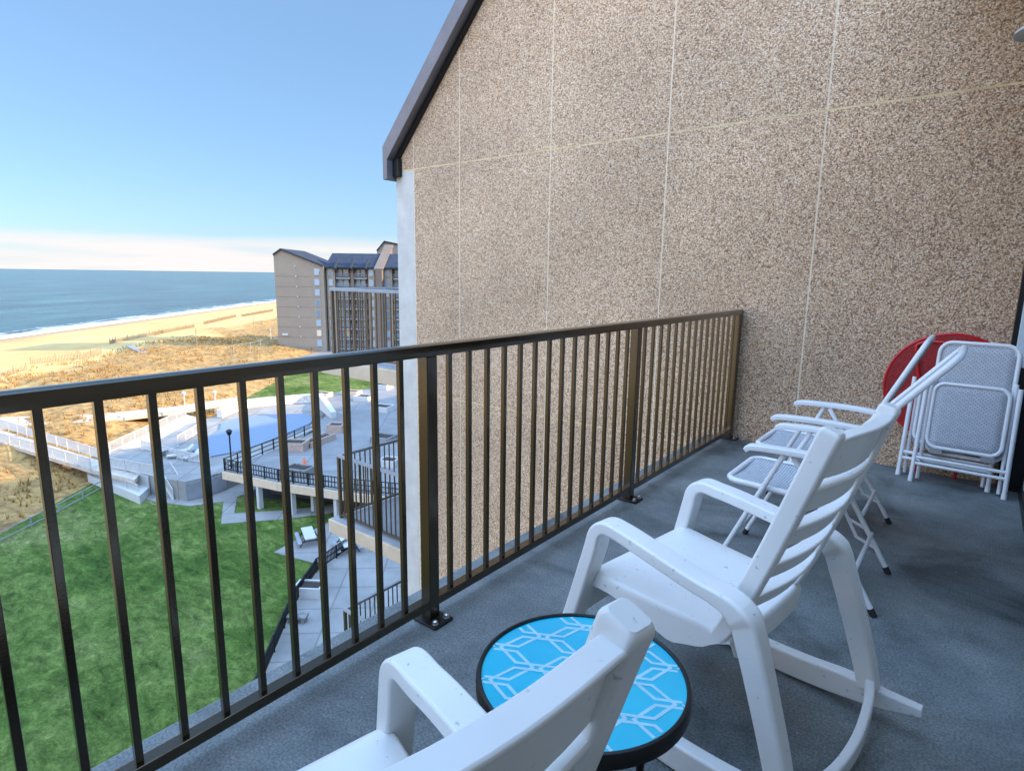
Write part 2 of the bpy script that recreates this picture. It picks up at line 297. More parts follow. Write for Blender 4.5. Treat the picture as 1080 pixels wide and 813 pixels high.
rg = ramp(n, [(.27, (.030, .020, .010)), (.42, (.15, .082, .022)), (.56, (.34, .195, .060)), (.72, (.48, .33, .14))]); l.new(f.outputs[0], rg.inputs[0])
rs = ramp(n, [(.3, (.41, .265, .095)), (.55, (.52, .355, .135)), (.75, (.58, .43, .19))]); l.new(a.outputs[0], rs.inputs[0])
wet = n.new('ShaderNodeMapRange'); wet.inputs['From Min'].default_value = 134; wet.inputs['From Max'].default_value = 143; l.new(d.outputs['Value'], wet.inputs['Value'])
wx = n.new('ShaderNodeMix'); wx.data_type = 'RGBA'; l.new(wet.outputs[0], wx.inputs[0]); l.new(rs.outputs[0], wx.inputs[6]); wx.inputs[7].default_value = (.27, .19, .11, 1)
gx = n.new('ShaderNodeMix'); gx.data_type = 'RGBA'; l.new(fa.outputs[0], gx.inputs[0]); l.new(rg.outputs[0], gx.inputs[6]); l.new(wx.outputs[2], gx.inputs[7]); l.new(gx.outputs[2], b.inputs['Base Color'])
u = n.new('ShaderNodeBump'); u.inputs['Strength'].default_value = .5; u.inputs['Distance'].default_value = .5; l.new(f.outputs[0], u.inputs['Height']); l.new(u.outputs[0], b.inputs['Normal'])
# lawn
m = M['lawn'] = mat('lawn_grass', (.05, .09, .02), .95, spec=.1); n, l, b = nodes(m); t = n.new('ShaderNodeTexCoord')
a = n.new('ShaderNodeTexNoise'); a.inputs['Scale'].default_value = .13; a.inputs['Detail'].default_value = 8; a.inputs['Roughness'].default_value = .7; l.new(t.outputs['Object'], a.inputs['Vector'])
ra = ramp(n, [(.30, (.026, .058, .012)), (.43, (.058, .100, .020)), (.55, (.098, .138, .036)), (.66, (.165, .175, .070))]); l.new(a.outputs[0], ra.inputs[0])
mpg = n.new('ShaderNodeMapping'); mpg.inputs['Scale'].default_value = (1, 1.9, 1); mpg.inputs['Rotation'].default_value = (0, 0, .5); l.new(t.outputs['Object'], mpg.inputs[0])
f = n.new('ShaderNodeTexNoise'); f.inputs['Scale'].default_value = .85; f.inputs['Detail'].default_value = 10; f.inputs['Roughness'].default_value = .74; f.inputs['Distortion'].default_value = .6; l.new(mpg.outputs[0], f.inputs['Vector'])
rf = ramp(n, [(.30, (.22, .26, .22)), (.45, (.75, .78, .72)), (.56, (1.15, 1.12, 1.1)), (.72, (2.1, 1.95, 2.0))]); l.new(f.outputs[0], rf.inputs[0])
rf2 = n.new('ShaderNodeTexNoise'); rf2.inputs['Scale'].default_value = 9; rf2.inputs['Detail'].default_value = 6; rf2.inputs['Roughness'].default_value = .8; l.new(t.outputs['Object'], rf2.inputs['Vector'])
rg2 = ramp(n, [(.3, (.5, .5, .5)), (.5, (1, 1, 1)), (.72, (1.7, 1.6, 1.5))]); l.new(rf2.outputs[0], rg2.inputs[0])
mm = n.new('ShaderNodeMix'); mm.data_type = 'RGBA'; mm.blend_type = 'MULTIPLY'; mm.inputs[0].default_value = 1; l.new(ra.outputs[0], mm.inputs[6]); l.new(rf.outputs[0], mm.inputs[7])
m3 = n.new('ShaderNodeMix'); m3.data_type = 'RGBA'; m3.blend_type = 'MULTIPLY'; m3.inputs[0].default_value = 1; l.new(mm.outputs[2], m3.inputs[6]); l.new(rg2.outputs[0], m3.inputs[7]); l.new(m3.outputs[2], b.inputs['Base Color'])
u = n.new('ShaderNodeBump'); u.inputs['Strength'].default_value = .8; u.inputs['Distance'].default_value = .15; l.new(f.outputs[0], u.inputs['Height']); l.new(u.outputs[0], b.inputs['Normal'])
# ocean with surf
m = M['sea'] = mat('sea_water', (.03, .10, .14), .22, spec=.14); n, l, b = nodes(m); t = n.new('ShaderNodeTexCoord')
d = n.new('ShaderNodeVectorMath'); d.operation = 'DOT_PRODUCT'; d.inputs[1].default_value = O_; l.new(t.outputs['Object'], d.inputs[0])
d2 = n.new('ShaderNodeVectorMath'); d2.operation = 'DOT_PRODUCT'; d2.inputs[1].default_value = C_; l.new(t.outputs['Object'], d2.inputs[0])
cv = n.new('ShaderNodeCombineXYZ'); l.new(d.outputs['Value'], cv.inputs[0])
sc = n.new('ShaderNodeMath'); sc.operation = 'MULTIPLY'; sc.inputs[1].default_value = .25; l.new(d2.outputs['Value'], sc.inputs[0]); l.new(sc.outputs[0], cv.inputs[1])
wv = n.new('ShaderNodeTexNoise'); wv.inputs['Scale'].default_value = .16; wv.inputs['Detail'].default_value = 8; wv.inputs['Roughness'].default_value = .62; l.new(cv.outputs[0], wv.inputs['Vector'])
sw = n.new('ShaderNodeTexNoise'); sw.inputs['Scale'].default_value = .03; sw.inputs['Detail'].default_value = 7; sw.inputs['Roughness'].default_value = .62; l.new(cv.outputs[0], sw.inputs['Vector'])
rc = ramp(n, [(.34, (.003, .026, .040)), (.48, (.010, .056, .072)), (.56, (.018, .074, .086)), (.68, (.042, .115, .115))]); l.new(sw.outputs[0], rc.inputs[0])
n1 = n.new('ShaderNodeMath'); n1.operation = 'MULTIPLY_ADD'; n1.inputs[1].default_value = 44; l.new(wv.outputs[0], n1.inputs[0]); l.new(d.outputs['Value'], n1.inputs[2])
fo = n.new('ShaderNodeMapRange'); fo.inputs['From Min'].default_value = 181; fo.inputs['From Max'].default_value = 168; l.new(n1.outputs[0], fo.inputs['Value'])
n2 = n.new('ShaderNodeMath'); n2.operation = 'MULTIPLY_ADD'; n2.inputs[1].default_value = -30; l.new(wv.outputs[0], n2.inputs[0]); l.new(d.outputs['Value'], n2.inputs[2])
pg = n.new('ShaderNodeMath'); pg.operation = 'PINGPONG'; pg.inputs[1].default_value = 9; l.new(n2.outputs[0], pg.inputs[0])
p2 = n.new('ShaderNodeMapRange'); p2.inputs['From Min'].default_value = 1.6; p2.inputs['From Max'].default_value = .2; l.new(pg.outputs[0], p2.inputs['Value'])
lim = n.new('ShaderNodeMapRange'); lim.inputs['From Min'].default_value = 172; lim.inputs['From Max'].default_value = 150; lim.inputs['To Max'].default_value = .8; l.new(d.outputs['Value'], lim.inputs['Value'])
p3 = n.new('ShaderNodeMath'); p3.operation = 'MULTIPLY'; l.new(p2.outputs[0], p3.inputs[0]); l.new(lim.outputs[0], p3.inputs[1])
fx = n.new('ShaderNodeMath'); fx.operation = 'MAXIMUM'; l.new(fo.outputs[0], fx.inputs[0]); l.new(p3.outputs[0], fx.inputs[1])
cx = n.new('ShaderNodeMix'); cx.data_type = 'RGBA'; l.new(fx.outputs[0], cx.inputs[0]); l.new(rc.outputs[0], cx.inputs[6]); cx.inputs[7].default_value = (.75, .76, .76, 1); l.new(cx.outputs[2], b.inputs['Base Color'])
rr = n.new('ShaderNodeMapRange'); rr.inputs['To Min'].default_value = .2; rr.inputs['To Max'].default_value = .8; l.new(fx.outputs[0], rr.inputs['Value']); l.new(rr.outputs[0], b.inputs['Roughness'])
u = n.new('ShaderNodeBump'); u.inputs['Strength'].default_value = .55; u.inputs['Distance'].default_value = 2.2; l.new(wv.outputs[0], u.inputs['Height']); l.new(u.outputs[0], b.inputs['Normal'])

# ------------------------------------------------------------------ ground, water
def hnoise(x, y):
    from mathutils import noise
    return noise.fractal(Vector((x, y, 3.1)), 1.0, 2.1, 5)
def lerp(a, b, x): return a+(b-a)*max(0, min(1, x))
def ground_h(s, t):
    h = -19.62
    if t > 36: h = lerp(-19.62, -18.3, (t-36)/10)
    if t > 80: h = lerp(-18.3, -19.3, (t-80)/20)
    if t > 100: h = lerp(-19.3, -20.3, (t-100)/46)
    if t > 146: h = lerp(-20.3, -24, (t-146)/60)
    k = max(0, min(1, (t-37)/8))*max(0, min(1, (104-t)/14))
    return h+k*(1.5*hnoise(s*.035, t*.05)+.45*hnoise(s*.2+9, t*.25))
S, T = [], []
x = -260.
while x < 9000: S.append(x); x += 1.6 if 20 < x < 300 else max(2.5, abs(x-160)*.05)
x = -4000.
while x < 240: T.append(x); x += (1.3 if 30 < x < 112 else 4) if x > -10 else max(4, -x*.2)
mb = MB(); vs_ = [tuple(st(s, t, ground_h(s, t))) for s in S for t in T]; nt = len(T)
mb.add(vs_, [(i*nt+j, (i+1)*nt+j, (i+1)*nt+j+1, i*nt+j+1) for i in range(len(S)-1) for j in range(nt-1)])
tag(mb.build('ground', M['ground'], smooth=True), kind='structure')
mb = MB(); mb.add([st(-20000, 100, -20.3), st(30000, 100, -20.3), st(30000, 40000, -20.3), st(-20000, 40000, -20.3)], [(0, 1, 2, 3)])
tag(mb.build('ocean', M['sea']), kind='structure')
mb = MB(); mb.add([st(-60, -40, -19.5), st(135, -40, -19.5), st(135, 30, -19.5), st(110, 45, -19.5), st(86, 37, -19.5), st(40, 36.4, -19.5), st(-60, 36.4, -19.5)], [tuple(range(7))])
tag(mb.build('lawn', M['lawn']), kind='structure')

rnd = random.Random(3)
# dune grass tufts
mb = MB()
for i in range(9000):
    s = rnd.uniform(30, 190); t = rnd.uniform(37, 92)
    if hnoise(s*.06+4, t*.08) < -.05+rnd.uniform(-.2, .2): continue
    P0 = st(s, t, ground_h(s, t)-.05)
    for k in range(5):
        a = rnd.uniform(0, 6.28); h = rnd.uniform(.35, .8); w = .06; e = rnd.uniform(.1, .45)
        mb.add([(P0.x-math.sin(a)*w, P0.y+math.cos(a)*w, P0.z), (P0.x+math.sin(a)*w, P0.y-math.cos(a)*w, P0.z), (P0.x+math.cos(a)*e, P0.y+math.sin(a)*e, P0.z+h)], [(0, 1, 2)])
tag(mb.build('dune_grass', M['blade']), 'dry tan tufts of grass over the sand dunes', 'dune grass', kind='stuff')

def slab(name, pts, z, th, mt, kind='structure', label=None, cat=None):
    mb = MB(); mb.prism([(p.x, p.y) for p in (G(x, y, z) for x, y in pts)], z-th, z)
    return tag(mb.build(name, mt), label, cat, kind=kind)

# ------------------------------------------------------------------ gable wall at the balcony's end
D = 4.985
gw = thing('gable_wall', 'tall tan pebble-faced gable wall with pale joints closing the end of the balcony', 'wall', (-4.17, D, -20))
def zc(X): return 2.72+1.07*(X+4.17)
def clip(poly):
    out = []
    for i in range(len(poly)):
        a, b = poly[i], poly[(i+1) % len(poly)]; fa, fb = zc(a[0])-a[1], zc(b[0])-b[1]
        if fa >= 0: out.append(a)
        if fa*fb < 0: k = fa/(fa-fb); out.append((a[0]+k*(b[0]-a[0]), a[1]+k*(b[1]-a[1])))
    return out
J = .0068
xs = [-4.17, -3.862]+[-3.1336+1.2088*k for k in range(0, 4)]+[2.9]
zs = [-20+.6]+[2.525-2.65*k for k in range(7, -1, -1)]+[5.175, 7.825, 10.2]
mb = MB()
for i in range(len(xs)-1):
    for j in range(len(zs)-1):
        if i == 0 and zs[j+1] <= 2.53: continue
        x0 = xs[i]+(J if i else 0); x1 = xs[i+1]-J; z0 = zs[j]+J; z1 = zs[j+1]-J
        poly = clip([(x0, z0), (x1, z0), (x1, z1), (x0, z1)])
        if len(poly) < 3: continue
        nn = len(poly)
        mb.add([(p[0], D, p[1]) for p in poly]+[(p[0], D+.02, p[1]) for p in poly], [tuple(range(nn))]+[(k, (k+1) % nn, nn+(k+1) % nn, nn+k) for k in range(nn)])
mb.build('pebble_panel', M['aggregate'], gw, world=True)
mb = MB(); pl = [(-4.165, -20), (2.95, -20), (2.95, zc(2.95)-.01), (-4.165, zc(-4.165)-.01)]
mb.add([(x, D+.004, z) for x, z in pl]+[(x, D+.42, z) for x, z in pl], [(0,1,2,3),(7,6,5,4),(0,4,5,1),(1,5,6,2),(2,6,7,3),(3,7,4,0)])
mb.build('wall_core', M['seal'], gw, world=True)
mb = MB()
for z in zs[1:-1]:
    x0 = -3.862 if z < 2 else -4.16
    mb.box(x0, 2.9, D+.001, D+.0035, z-.0075, z+.0075)
mb.build('joint_seal', M['seal2'], gw, world=True)
mb = MB().box(-4.175, -3.869, D-.001, D+.425, -20, 2.516); mb.build('end_column', M['trim'], gw, world=True, bevel=.012)
cp = MB(); YF, YB = D-.145, D+.50
def cbar(o0, o1, y0, y1):     # sloped bar between two offsets below the outer line
    L = lambda X, o: 2.805+1.07*(X+4.23)-o
    pts = [(-4.23, L(-4.23, o0)), (3.0, L(3.0, o0)), (3.0, L(3.0, o1)), (-4.23+(.0), L(-4.23, o1))]
    cp.add([(x, y0, z) for x, z in pts]+[(x, y1, z) for x, z in pts], [(0,1,2,3),(7,6,5,4),(0,4,5,1),(1,5,6,2),(2,6,7,3),(3,7,4,0)])
cbar(0, .235, YF, YB)
cp.build('coping', M['coping'], gw, world=True, bevel=.006)
cp = MB(); cp.box(-4.236, -4.165, YF-.003, YB+.003, 2.42, 2.80); cp.build('coping_return', M['coping'], gw, world=True, bevel=.006)
cp = MB(); cbar(.24, .30, D-.05, D-.002); cp.box(-4.16, -4.06, D-.06, D-.002, 2.46, 2.66); cp.build('coping_shade', M['black'], gw, world=True)  # black bars stand in for the shadow gap under the coping

# ------------------------------------------------------------------ balcony floor and the building behind
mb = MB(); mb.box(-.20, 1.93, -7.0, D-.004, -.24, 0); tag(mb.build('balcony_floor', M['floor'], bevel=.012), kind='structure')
ab = thing('apartment_building', 'own apartment block behind the balcony with pale blue door trim and dark glass', 'building', (8, 5, -20))
mb = MB(); mb.box(1.93, 14, -60, D-.006, -20, -.26); mb.box(2.06, 14, -60, D-.006, -.25, 3.4); mb.box(3.0, 25, D+.43, 150, -20, 8.6)
mb.box(1.15, 2.05, -1.3, D-.006, 3.402, 3.65)  # unseen overhang, added to darken the right side of the balcony
mb.build('wall', M['wallb'], ab, world=True)
mb = MB(); a_ = [(1.7, 8.25), (14, 20.5), (26.3, 8.25)]
for y0, y1 in ((D+.505, 150.5),):
    mb.add([(x, y0, z) for x, z in a_]+[(x, y1, z) for x, z in a_], [(0, 1, 2), (5, 4, 3), (0, 3, 4, 1), (1, 4, 5, 2), (2, 5, 3, 0)])
mb.build('roof', M['roof'], ab, world=True)
MB().box(-.02, 2.04, -1.32, -1.18, .002, 2.5).build('shade_partition', M['siding'], ab, world=True)  # unseen screen behind the camera, added to darken the wall's lower right
# sliding door frame beside the camera
df = MB(); df.box(1.745, 1.90, 4.86, D-.003, .80, 3.2).box(1.885, 1.95, 4.70, 4.80, .06, 2.45).box(1.885, 1.95, 2.2, 4.70, 2.35, 2.45).box(1.885, 1.95, 2.2, 2.3, .06, 2.35)
df.box(1.92, 2.06, 2.301, 2.955, .06, 2.349).box(1.94, 2.055, 4.6, 4.985-.004, 2.451, 3.3).build('door_trim', M['door'], ab, world=True, bevel=.004)
MB().box(1.93, 2.06, 2.96, 4.70, .06, 2.35).build('door_glass', M['glass'], ab, world=True)
MB().box(1.718, 1.744, 4.87, D-.004, .80, 3.2).box(1.76, 1.90, 4.865, D-.004, .002, .798).build('gap_shade_panel', M['black'], ab, world=True)  # black strip paints the shaded gap beside the trim; black box below it
MB().box(1.87, 2.05, -6, 4.85, .0, .058).build('door_sill', M['black'], ab, world=True, bevel=.004)
MB().box(1.95, 2.05, -6, 2.19, .06, 2.4).build('siding', M['siding'], ab, world=True)
MB().box(1.95, 2.05, -6, 2.19, 2.401, 3.39).build('siding', M['siding'], ab, world=True)
# porch lantern
ln = thing('porch_lantern', 'white capped porch lantern with amber glass high on the building wall', 'lamp', (1.642, 3.0, 2.045))
MB().lathe([(.0, .245), (.03, .24), (.125, .175), (.128, .165), (.10, .165), (0, .165)], 24).build('cap', M['white'], ln, smooth=True)
MB().lathe([(.0, .160), (.07, .160), (.085, .10), (.07, .02), (0, .0)], 24).build('lamp_glass', M['amber'], ln, smooth=True)
MB().tube([(0, 0, .24), (.02, 0, .32), (.12, 0, .36), (.22, 0, .3), (.40, 0, .28)], .012).build('bracket', M['white'], ln, smooth=True)

# ------------------------------------------------------------------ railings
PROTO = {}
def baluster(h0, h1, w, mt, key):
    if key not in PROTO:
        mb = MB().box(-w/2, w/2, -w/2, w/2, h0, h1)
        o = mb.build('baluster', mt, bevel=.0015, segs=1); PROTO[key] = o.data; 
        o2 = o; md = o2.modifiers[0]; bpy.data.objects.remove(o)
    return PROTO[key]
def put(name, data, parent, loc, bevel=.0015):
    o = bpy.data.objects.new(name, data); col.objects.link(o); o.parent = parent; o.location = loc
    if bevel:
        b = o.modifiers.new('bevel', 'BEVEL'); b.width = bevel; b.segments = 2
    return o
rl = thing('railing', 'dark bronze metal railing with square balusters along the open side of the balcony', 'railing', (0, 0, 0))
Y0 = -1.17
# top rail: soft-topped profile
prof = [(-.030, 1.040), (.030, 1.040), (.031, 1.062), (.026, 1.077), (.012, 1.082), (-.012, 1.082), (-.026, 1.077), (-.031, 1.062)]
mb = MB().rings([[(x, y, z) for x, z in prof] for y in (Y0, D-.012)]); mb.build('top_rail', M['bronze'], rl, smooth=True)
mb = MB().box(-.022, .022, Y0, D-.012, .058, .092); mb.build('bottom_rail', M['bronze'], rl, bevel=.003)
posts = [-.19, 1.481, 3.135, 4.945]
for y in posts:
    MB().box(-.025, .025, y-.025, y+.025, .012, 1.039).build('post', M['bronze'], rl, bevel=.003)
    bp_ = MB().box(-.045, .075, y-.05, y+.05, 0.001, .013); bp_ = bp_.build('base_plate', M['black'], rl, bevel=.003)
    for dx, dy in ((.055, -.03), (.055, .03)):
        MB().lathe([(0, .013), (.014, .0131), (.014, .016), (.010, .0165), (.010, .026), (.004, .030), (0, .030)], 12, (dx, y+dy)).build('bolt', M['steel'], bp_, smooth=True)
bd = baluster(.090, 1.0405, .0185, M['bronze'], 'own')
ys = [1.35-.112*k for k in range(0, 14)]+[-.33-.112*k for k in range(7)]
ys += [1.481+.1103*k for k in range(1, 15)]+[3.135+.1131*k for k in range(1, 16)]
for y in ys: put('baluster', bd, rl, (0, y, 0))

# neighbour's balconies past the wall
nb = ['balcony level with this one, pale rail top and slab edge past the gable wall', 'next balcony down past the gable wall, its tan slab edge showing', 'lowest balcony in view past the gable wall, only its rail corner showing']
bd2 = baluster(.08, 1.125, .018, M['bronze2'], 'far')
for lv, (zr, lab) in enumerate(zip((1.08, -1.80, -4.74), nb)):
    z0 = zr-1.17
    b = thing('balcony', lab, 'balcony', (-7.0, 6.0, z0), 0, 'balconies stacked past the gable wall')
    MB().box(-.13, 9.9, -.12, 7.4, -.018, 0).build('floor_slab', M['slab'], b)
    MB().box(-.16, 9.9, -.16, 7.4, -.26, -.019).build('slab_edge', M['fascia'], b, bevel=.01)
    MB().box(-.03, 9.0, -.03, .03, 1.12, 1.17).box(-.03, .03, .031, 7.4, 1.12, 1.17).build('top_rail', M['slab'], b, bevel=.006)
    MB().box(.026, 9.0, -.02, .02, .05, .082).box(-.02, .02, .026, 7.4, .05, .082).build('bottom_rail', M['bronze2'], b)
    for x, y in ((0, 0), (1.75, 0), (3.5, 0), (0, 1.75), (0, 3.5), (0, 5.25)):
        MB().box(x-.025, x+.025, y-.025, y+.025, .0, 1.119).build('post', M['bronze2'], b)
    for k in range(1, 32): put('baluster', bd2, b, (.113*k, 0, 0), 0)
    for k in range(1, 46): put('baluster', bd2, b, (0, .113*k, 0), 0)

# ------------------------------------------------------------------ rocking chairs
def rocking_chair(label):
    t = thing('rocking_chair', label, 'rocking chair', (0, 0, 0), 0, 'white resin rocking chairs')
    W = M['resin']
    # seat: dished top with waterfall front and deep wavy side skirts
    nu, nv = 22, 16; rows = []
    def seat_p(i, j):
        a = i/nu; q = -1+2*j/nv; u_ = -.305+.47*a; hw = .262-.045*a
        z = .425-.035*math.sin(min(a*1.15, 1)*math.pi*.5)*(1-.35*q*q)-.012*(a > .8)*(a-.8)*5
        if a < .12: z -= .030*((.12-a)/.12)**2
        return (u_, q*hw, z)
    top = [[seat_p(i, j) for j in range(nv+1)] for i in range(nu+1)]
    loop = [(i, 0) for i in range(nu+1)]+[(nu, j) for j in range(1, nv+1)]+[(i, nv) for i in range(nu-1, -1, -1)]+[(0, j) for j in range(nv-1, 0, -1)]
    mb = MB(); vs_ = [p for r_ in top for p in r_]
    fs = [(i*(nv+1)+j, (i+1)*(nv+1)+j, (i+1)*(nv+1)+j+1, i*(nv+1)+j+1) for i in range(nu) for j in range(nv)]
    base = len(vs_); L = len(loop); cen = Vector((-.07, 0, .3))
    for k, (out, dz) in enumerate(((.008, -.006), (.012, -.02), (.014, 1), (.006, 1), (.004, .5))):
        for i, j in loop:
            p = top[i][j]; a = i/nu; sk = (.045+.055*max(0, 1-abs(a-.66)/.45)**1.3)*(1 if a < .85 else 1-(a-.85)*4.5) if j in (0, nv) else .05+.02*(i == nu)
            dr = Vector((p[0]-cen.x, p[1]-cen.y, 0)); dr = Vector(((0 if j in (0, nv) and 0 < i < nu else math.copysign(1, dr.x)), (math.copysign(1, p[1]) if j in (0, nv) else 0), 0)).normalized()
            z = p[2]+(dz if dz < 0 else -sk*dz)
            vs_.append((p[0]+dr.x*out, p[1]+dr.y*out, z))
    lid = [i*(nv+1)+j for i, j in loop]
    for k in range(5):
        A = lid if k == 0 else [base+(k-1)*L+q for q in range(L)]; B = [base+k*L+q for q in range(L)]
        fs += [(A[q], A[(q+1) % L], B[(q+1) % L], B[q]) for q in range(L)]
    mb.add(vs_, fs).build('seat', W, t, smooth=2)
    # side frames: rear leg, arm, front leg of each side run on into one another
    for sg in (-1, 1):
        key = [(.372, .305, .10), (.345, .303, .20), (.30, .300, .34), (.262, .297, .45), (.238, .296, .505), (.19, .294, .535), (.08, .288, .55), (-.08, .279, .578), (-.150, .273, .588), (-.207, .272, .592), (-.240, .272, .566), (-.254, .274, .51), (-.274, .279, .43), (-.31, .288, .29), (-.36, .30, .11)]
        pth = smoothpath([(u_, sg*v_, z_) for u_, v_, z_ in key], 5)
        m_ = len(pth); ww, hh = [], []
        for i in range(m_):
            q = i/5
            w = lerp(.026, .030, q/4) if q < 5 else lerp(.030, .030, 1)
            h = lerp(.030, .037, q/3) if q < 4 else (lerp(.037, .021, (q-4)/1.5) if q < 9 else lerp(.021, .025, (q-9)/2))
            ww.append(w+(.001 if q < 4 else .006)); hh.append(h*.93)
        for nm, a, b_ in (('rear_leg', 0, 22), ('armrest', 22, 51), ('front_leg', 51, m_-1)):
            MB().loft(pth, ww, hh, (0, 1, 0), 32, 5.5, part=(a, b_)).build(nm, W, t, smooth=2)
        # rocker
        rp, rw, rh = [], [], []
        for i in range(25):
            u_ = -.52+1.03*i/24; e = min(1, (i+.6)/4, (24-i+.5)/5)
            rp.append((u_, sg*(.318+.012*(u_ > .38)*(u_-.38)*8), (u_-.03)**2/3.9+.014+.029*e)); rw.append(.015+.008*e); rh.append(.012+.029*e)
        MB().loft(rp, rw, rh, (0, 1, 0), 18, 4.5).build('rocker', W, t, smooth=2)
    bow = smoothpath([(.375, -.30, .115), (.398, -.22, .080), (.415, -.08, .052), (.415, .08, .052), (.398, .22, .080), (.375, .30, .115)], 5)
    MB().loft(bow, .026, .013, (0, 0, 1), 16, 3.5).build('rear_stretcher', W, t, smooth=2)
    MB().loft([(-.30, -.28, .30), (-.30, -.1, .315), (-.30, .1, .315), (-.30, .28, .30)], .03, .008, (0, 0, 1), 12, 4).build('front_stretcher', W, t, smooth=2)
    # back: two deep stiles, five slats
    sp = [(.135, .375), (.165, .43), (.205, .54), (.255, .68), (.305, .83), (.343, .945), (.3555, .980), (.359, .990), (.3605, .9945)]
    ctr = smoothpath([(u_, 0, z_) for u_, z_ in sp], 4)
    bk = thing_part('backrest', t)
    for sg in (-1, 1):
        pth = [(p.x, sg*(.205+.008*(1-(p.z-.37)/.62)), p.z) for p in ctr]; m_ = len(pth)
        fz = [1 if p[2] < .981 else max(.45, math.sqrt(max(0, 1-((p[2]-.981)/.0145)**2))) for p in pth]
        MB().loft(pth, [.0215*(.55+.45*q) for q in fz], [lerp(.022, .026, i/6)*(.5+.5*fz[i]) for i in range(m_)], (0, 1, 0), 28, 5).build('stile', W, bk, smooth=2)
    def at_z(z):
        for a, b_ in zip(sp, sp[1:]):
            if a[1] <= z <= b_[1]: return a[0]+(b_[0]-a[0])*(z-a[1])/(b_[1]-a[1])
        return sp[-1][0] if z > .9 else sp[0][0]
    for z0, z1 in ((.866, .964), (.774, .836), (.672, .726), (.570, .618), (.470, .514)):
        sec = []
        tk = .007
        for j in range(13):
            q = -1+2*j/12; v_ = q*.203; bowq = .028*(1-q*q)
            u0, u1 = at_z(z0)+bowq, at_z(z1)+bowq; cz = (.006*(1-q**4)) if z1 < .95 else .012*(1-abs(q)**6)
            sec.append([(u0-.010, v_, z0), (u0+.010, v_, z0-.004), (u0+.013, v_, z0+.008), (u1+.003, v_, z1-.014+cz), (u1+.018, v_, z1-.010+cz), (u1+.022, v_, z1-.004+cz), (u1+.020, v_, z1+.001+cz), (u1-.014, v_, z1+.003+cz), (u1-.017, v_, z1-.006+cz)])
        MB().rings(sec).build('slat', W, bk, smooth=2, bevel=.002, segs=2)
    return t
def thing_part(name, parent):
    o = bpy.data.objects.new(name, None); col.objects.link(o); o.parent = parent; o.empty_display_size = .05; return o
rcA = rocking_chair('white slatted rocking chair standing between the round blue table and the folding chairs')
rcA.location = (1.0, 1.738, 0); rcA.rotation_euler = (0, 0, -R(9.49))
rcB = copy_tree(rcA); rcB['label'] = 'nearest white rocking chair, cut off in front of the round blue table'
rcB.location = (.916, .378, 0); rcB.rotation_euler = (0, 0, -R(11.9))

# ------------------------------------------------------------------ round side table
TB = Vector((.977, .988, 0)); ZT = .50; RT = .220
tb = thing('side_table', 'round side table with aqua trellis-patterned top, black rim and black legs', 'table', TB)
MB().lathe([(0, ZT-.012), (RT-.004, ZT-.012), (RT-.004, ZT-.004), (0, ZT-.004)], 64).build('tabletop', M['aqua'], tb)
tp = bpy.data.objects['tabletop']
mb = MB()
def strip(p, q, w, z):
    p, q = Vector((*p, 0)), Vector((*q, 0)); t_ = (q-p).normalized(); a = Vector((-t_.y, t_.x, 0))*w/2; p = p-t_*w*.32; q = q+t_*w*.32; n_ = 16
    for k in range(n_):
        a0, a1 = p.lerp(q, k/n_), p.lerp(q, (k+1)/n_)
        if max(a0.length, a1.length) > RT-.007: continue
        mb.add([(*(a0-a).xy, z), (*(a0+a).xy, z), (*(a1+a).xy, z), (*(a1-a).xy, z)], [(0, 1, 2, 3)])
ang = R(28); ca, sa = math.cos(ang), math.sin(ang); rot = lambda x, y: (x*ca-y*sa, x*sa+y*ca)
lv = 0
px_, py_ = .098, .114
for i in range(-5, 6):
    for j in range(-5, 6):
        cx_, cy_ = i*px_, j*py_+(py_/2 if i % 2 else 0)
        hx = [(-.090, 0), (-.047, .048), (.047, .048), (.090, 0), (.047, -.048), (-.047, -.048)]
        z = ZT-.0038+.00022*((i % 2)*2+(j % 2))
        pts = [rot(cx_+a, cy_+b) for a, b in hx]
        for k in range(6): strip(pts[k], pts[(k+1) % 6], .0074, z+.00003*(k % 3))
mb.build('trellis_print', M['line'], tp)
MB().lathe([(RT-.005, ZT-.014), (RT-.005, ZT), (RT-.002, ZT+.002), (RT+.003, ZT+.001), (RT+.006, ZT-.006), (RT+.006, ZT-.030), (RT-.002, ZT-.034), (RT-.010, ZT-.030), (RT-.005, ZT-.014)], 72).build('rim', M['black'], tb, smooth=True)
for k in range(3):
    a = R(40+120*k); c_, s_ = math.cos(a), math.sin(a)
    MB().tube(smoothpath([(c_*(RT-.02), s_*(RT-.02), ZT-.02), (c_*(RT-.08), s_*(RT-.08), ZT-.2), (c_*(RT-.07), s_*(RT-.07), .15), (c_*(RT-.0), s_*(RT-.0), .008)], 5), .009, 10).build('leg', M['black'], tb, smooth=True)
MB().tube([(math.cos(2*math.pi*k/32)*(RT-.075), math.sin(2*math.pi*k/32)*(RT-.075), .24) for k in range(32)], .006, 8, True).build('brace_ring', M['black'], tb, smooth=True)

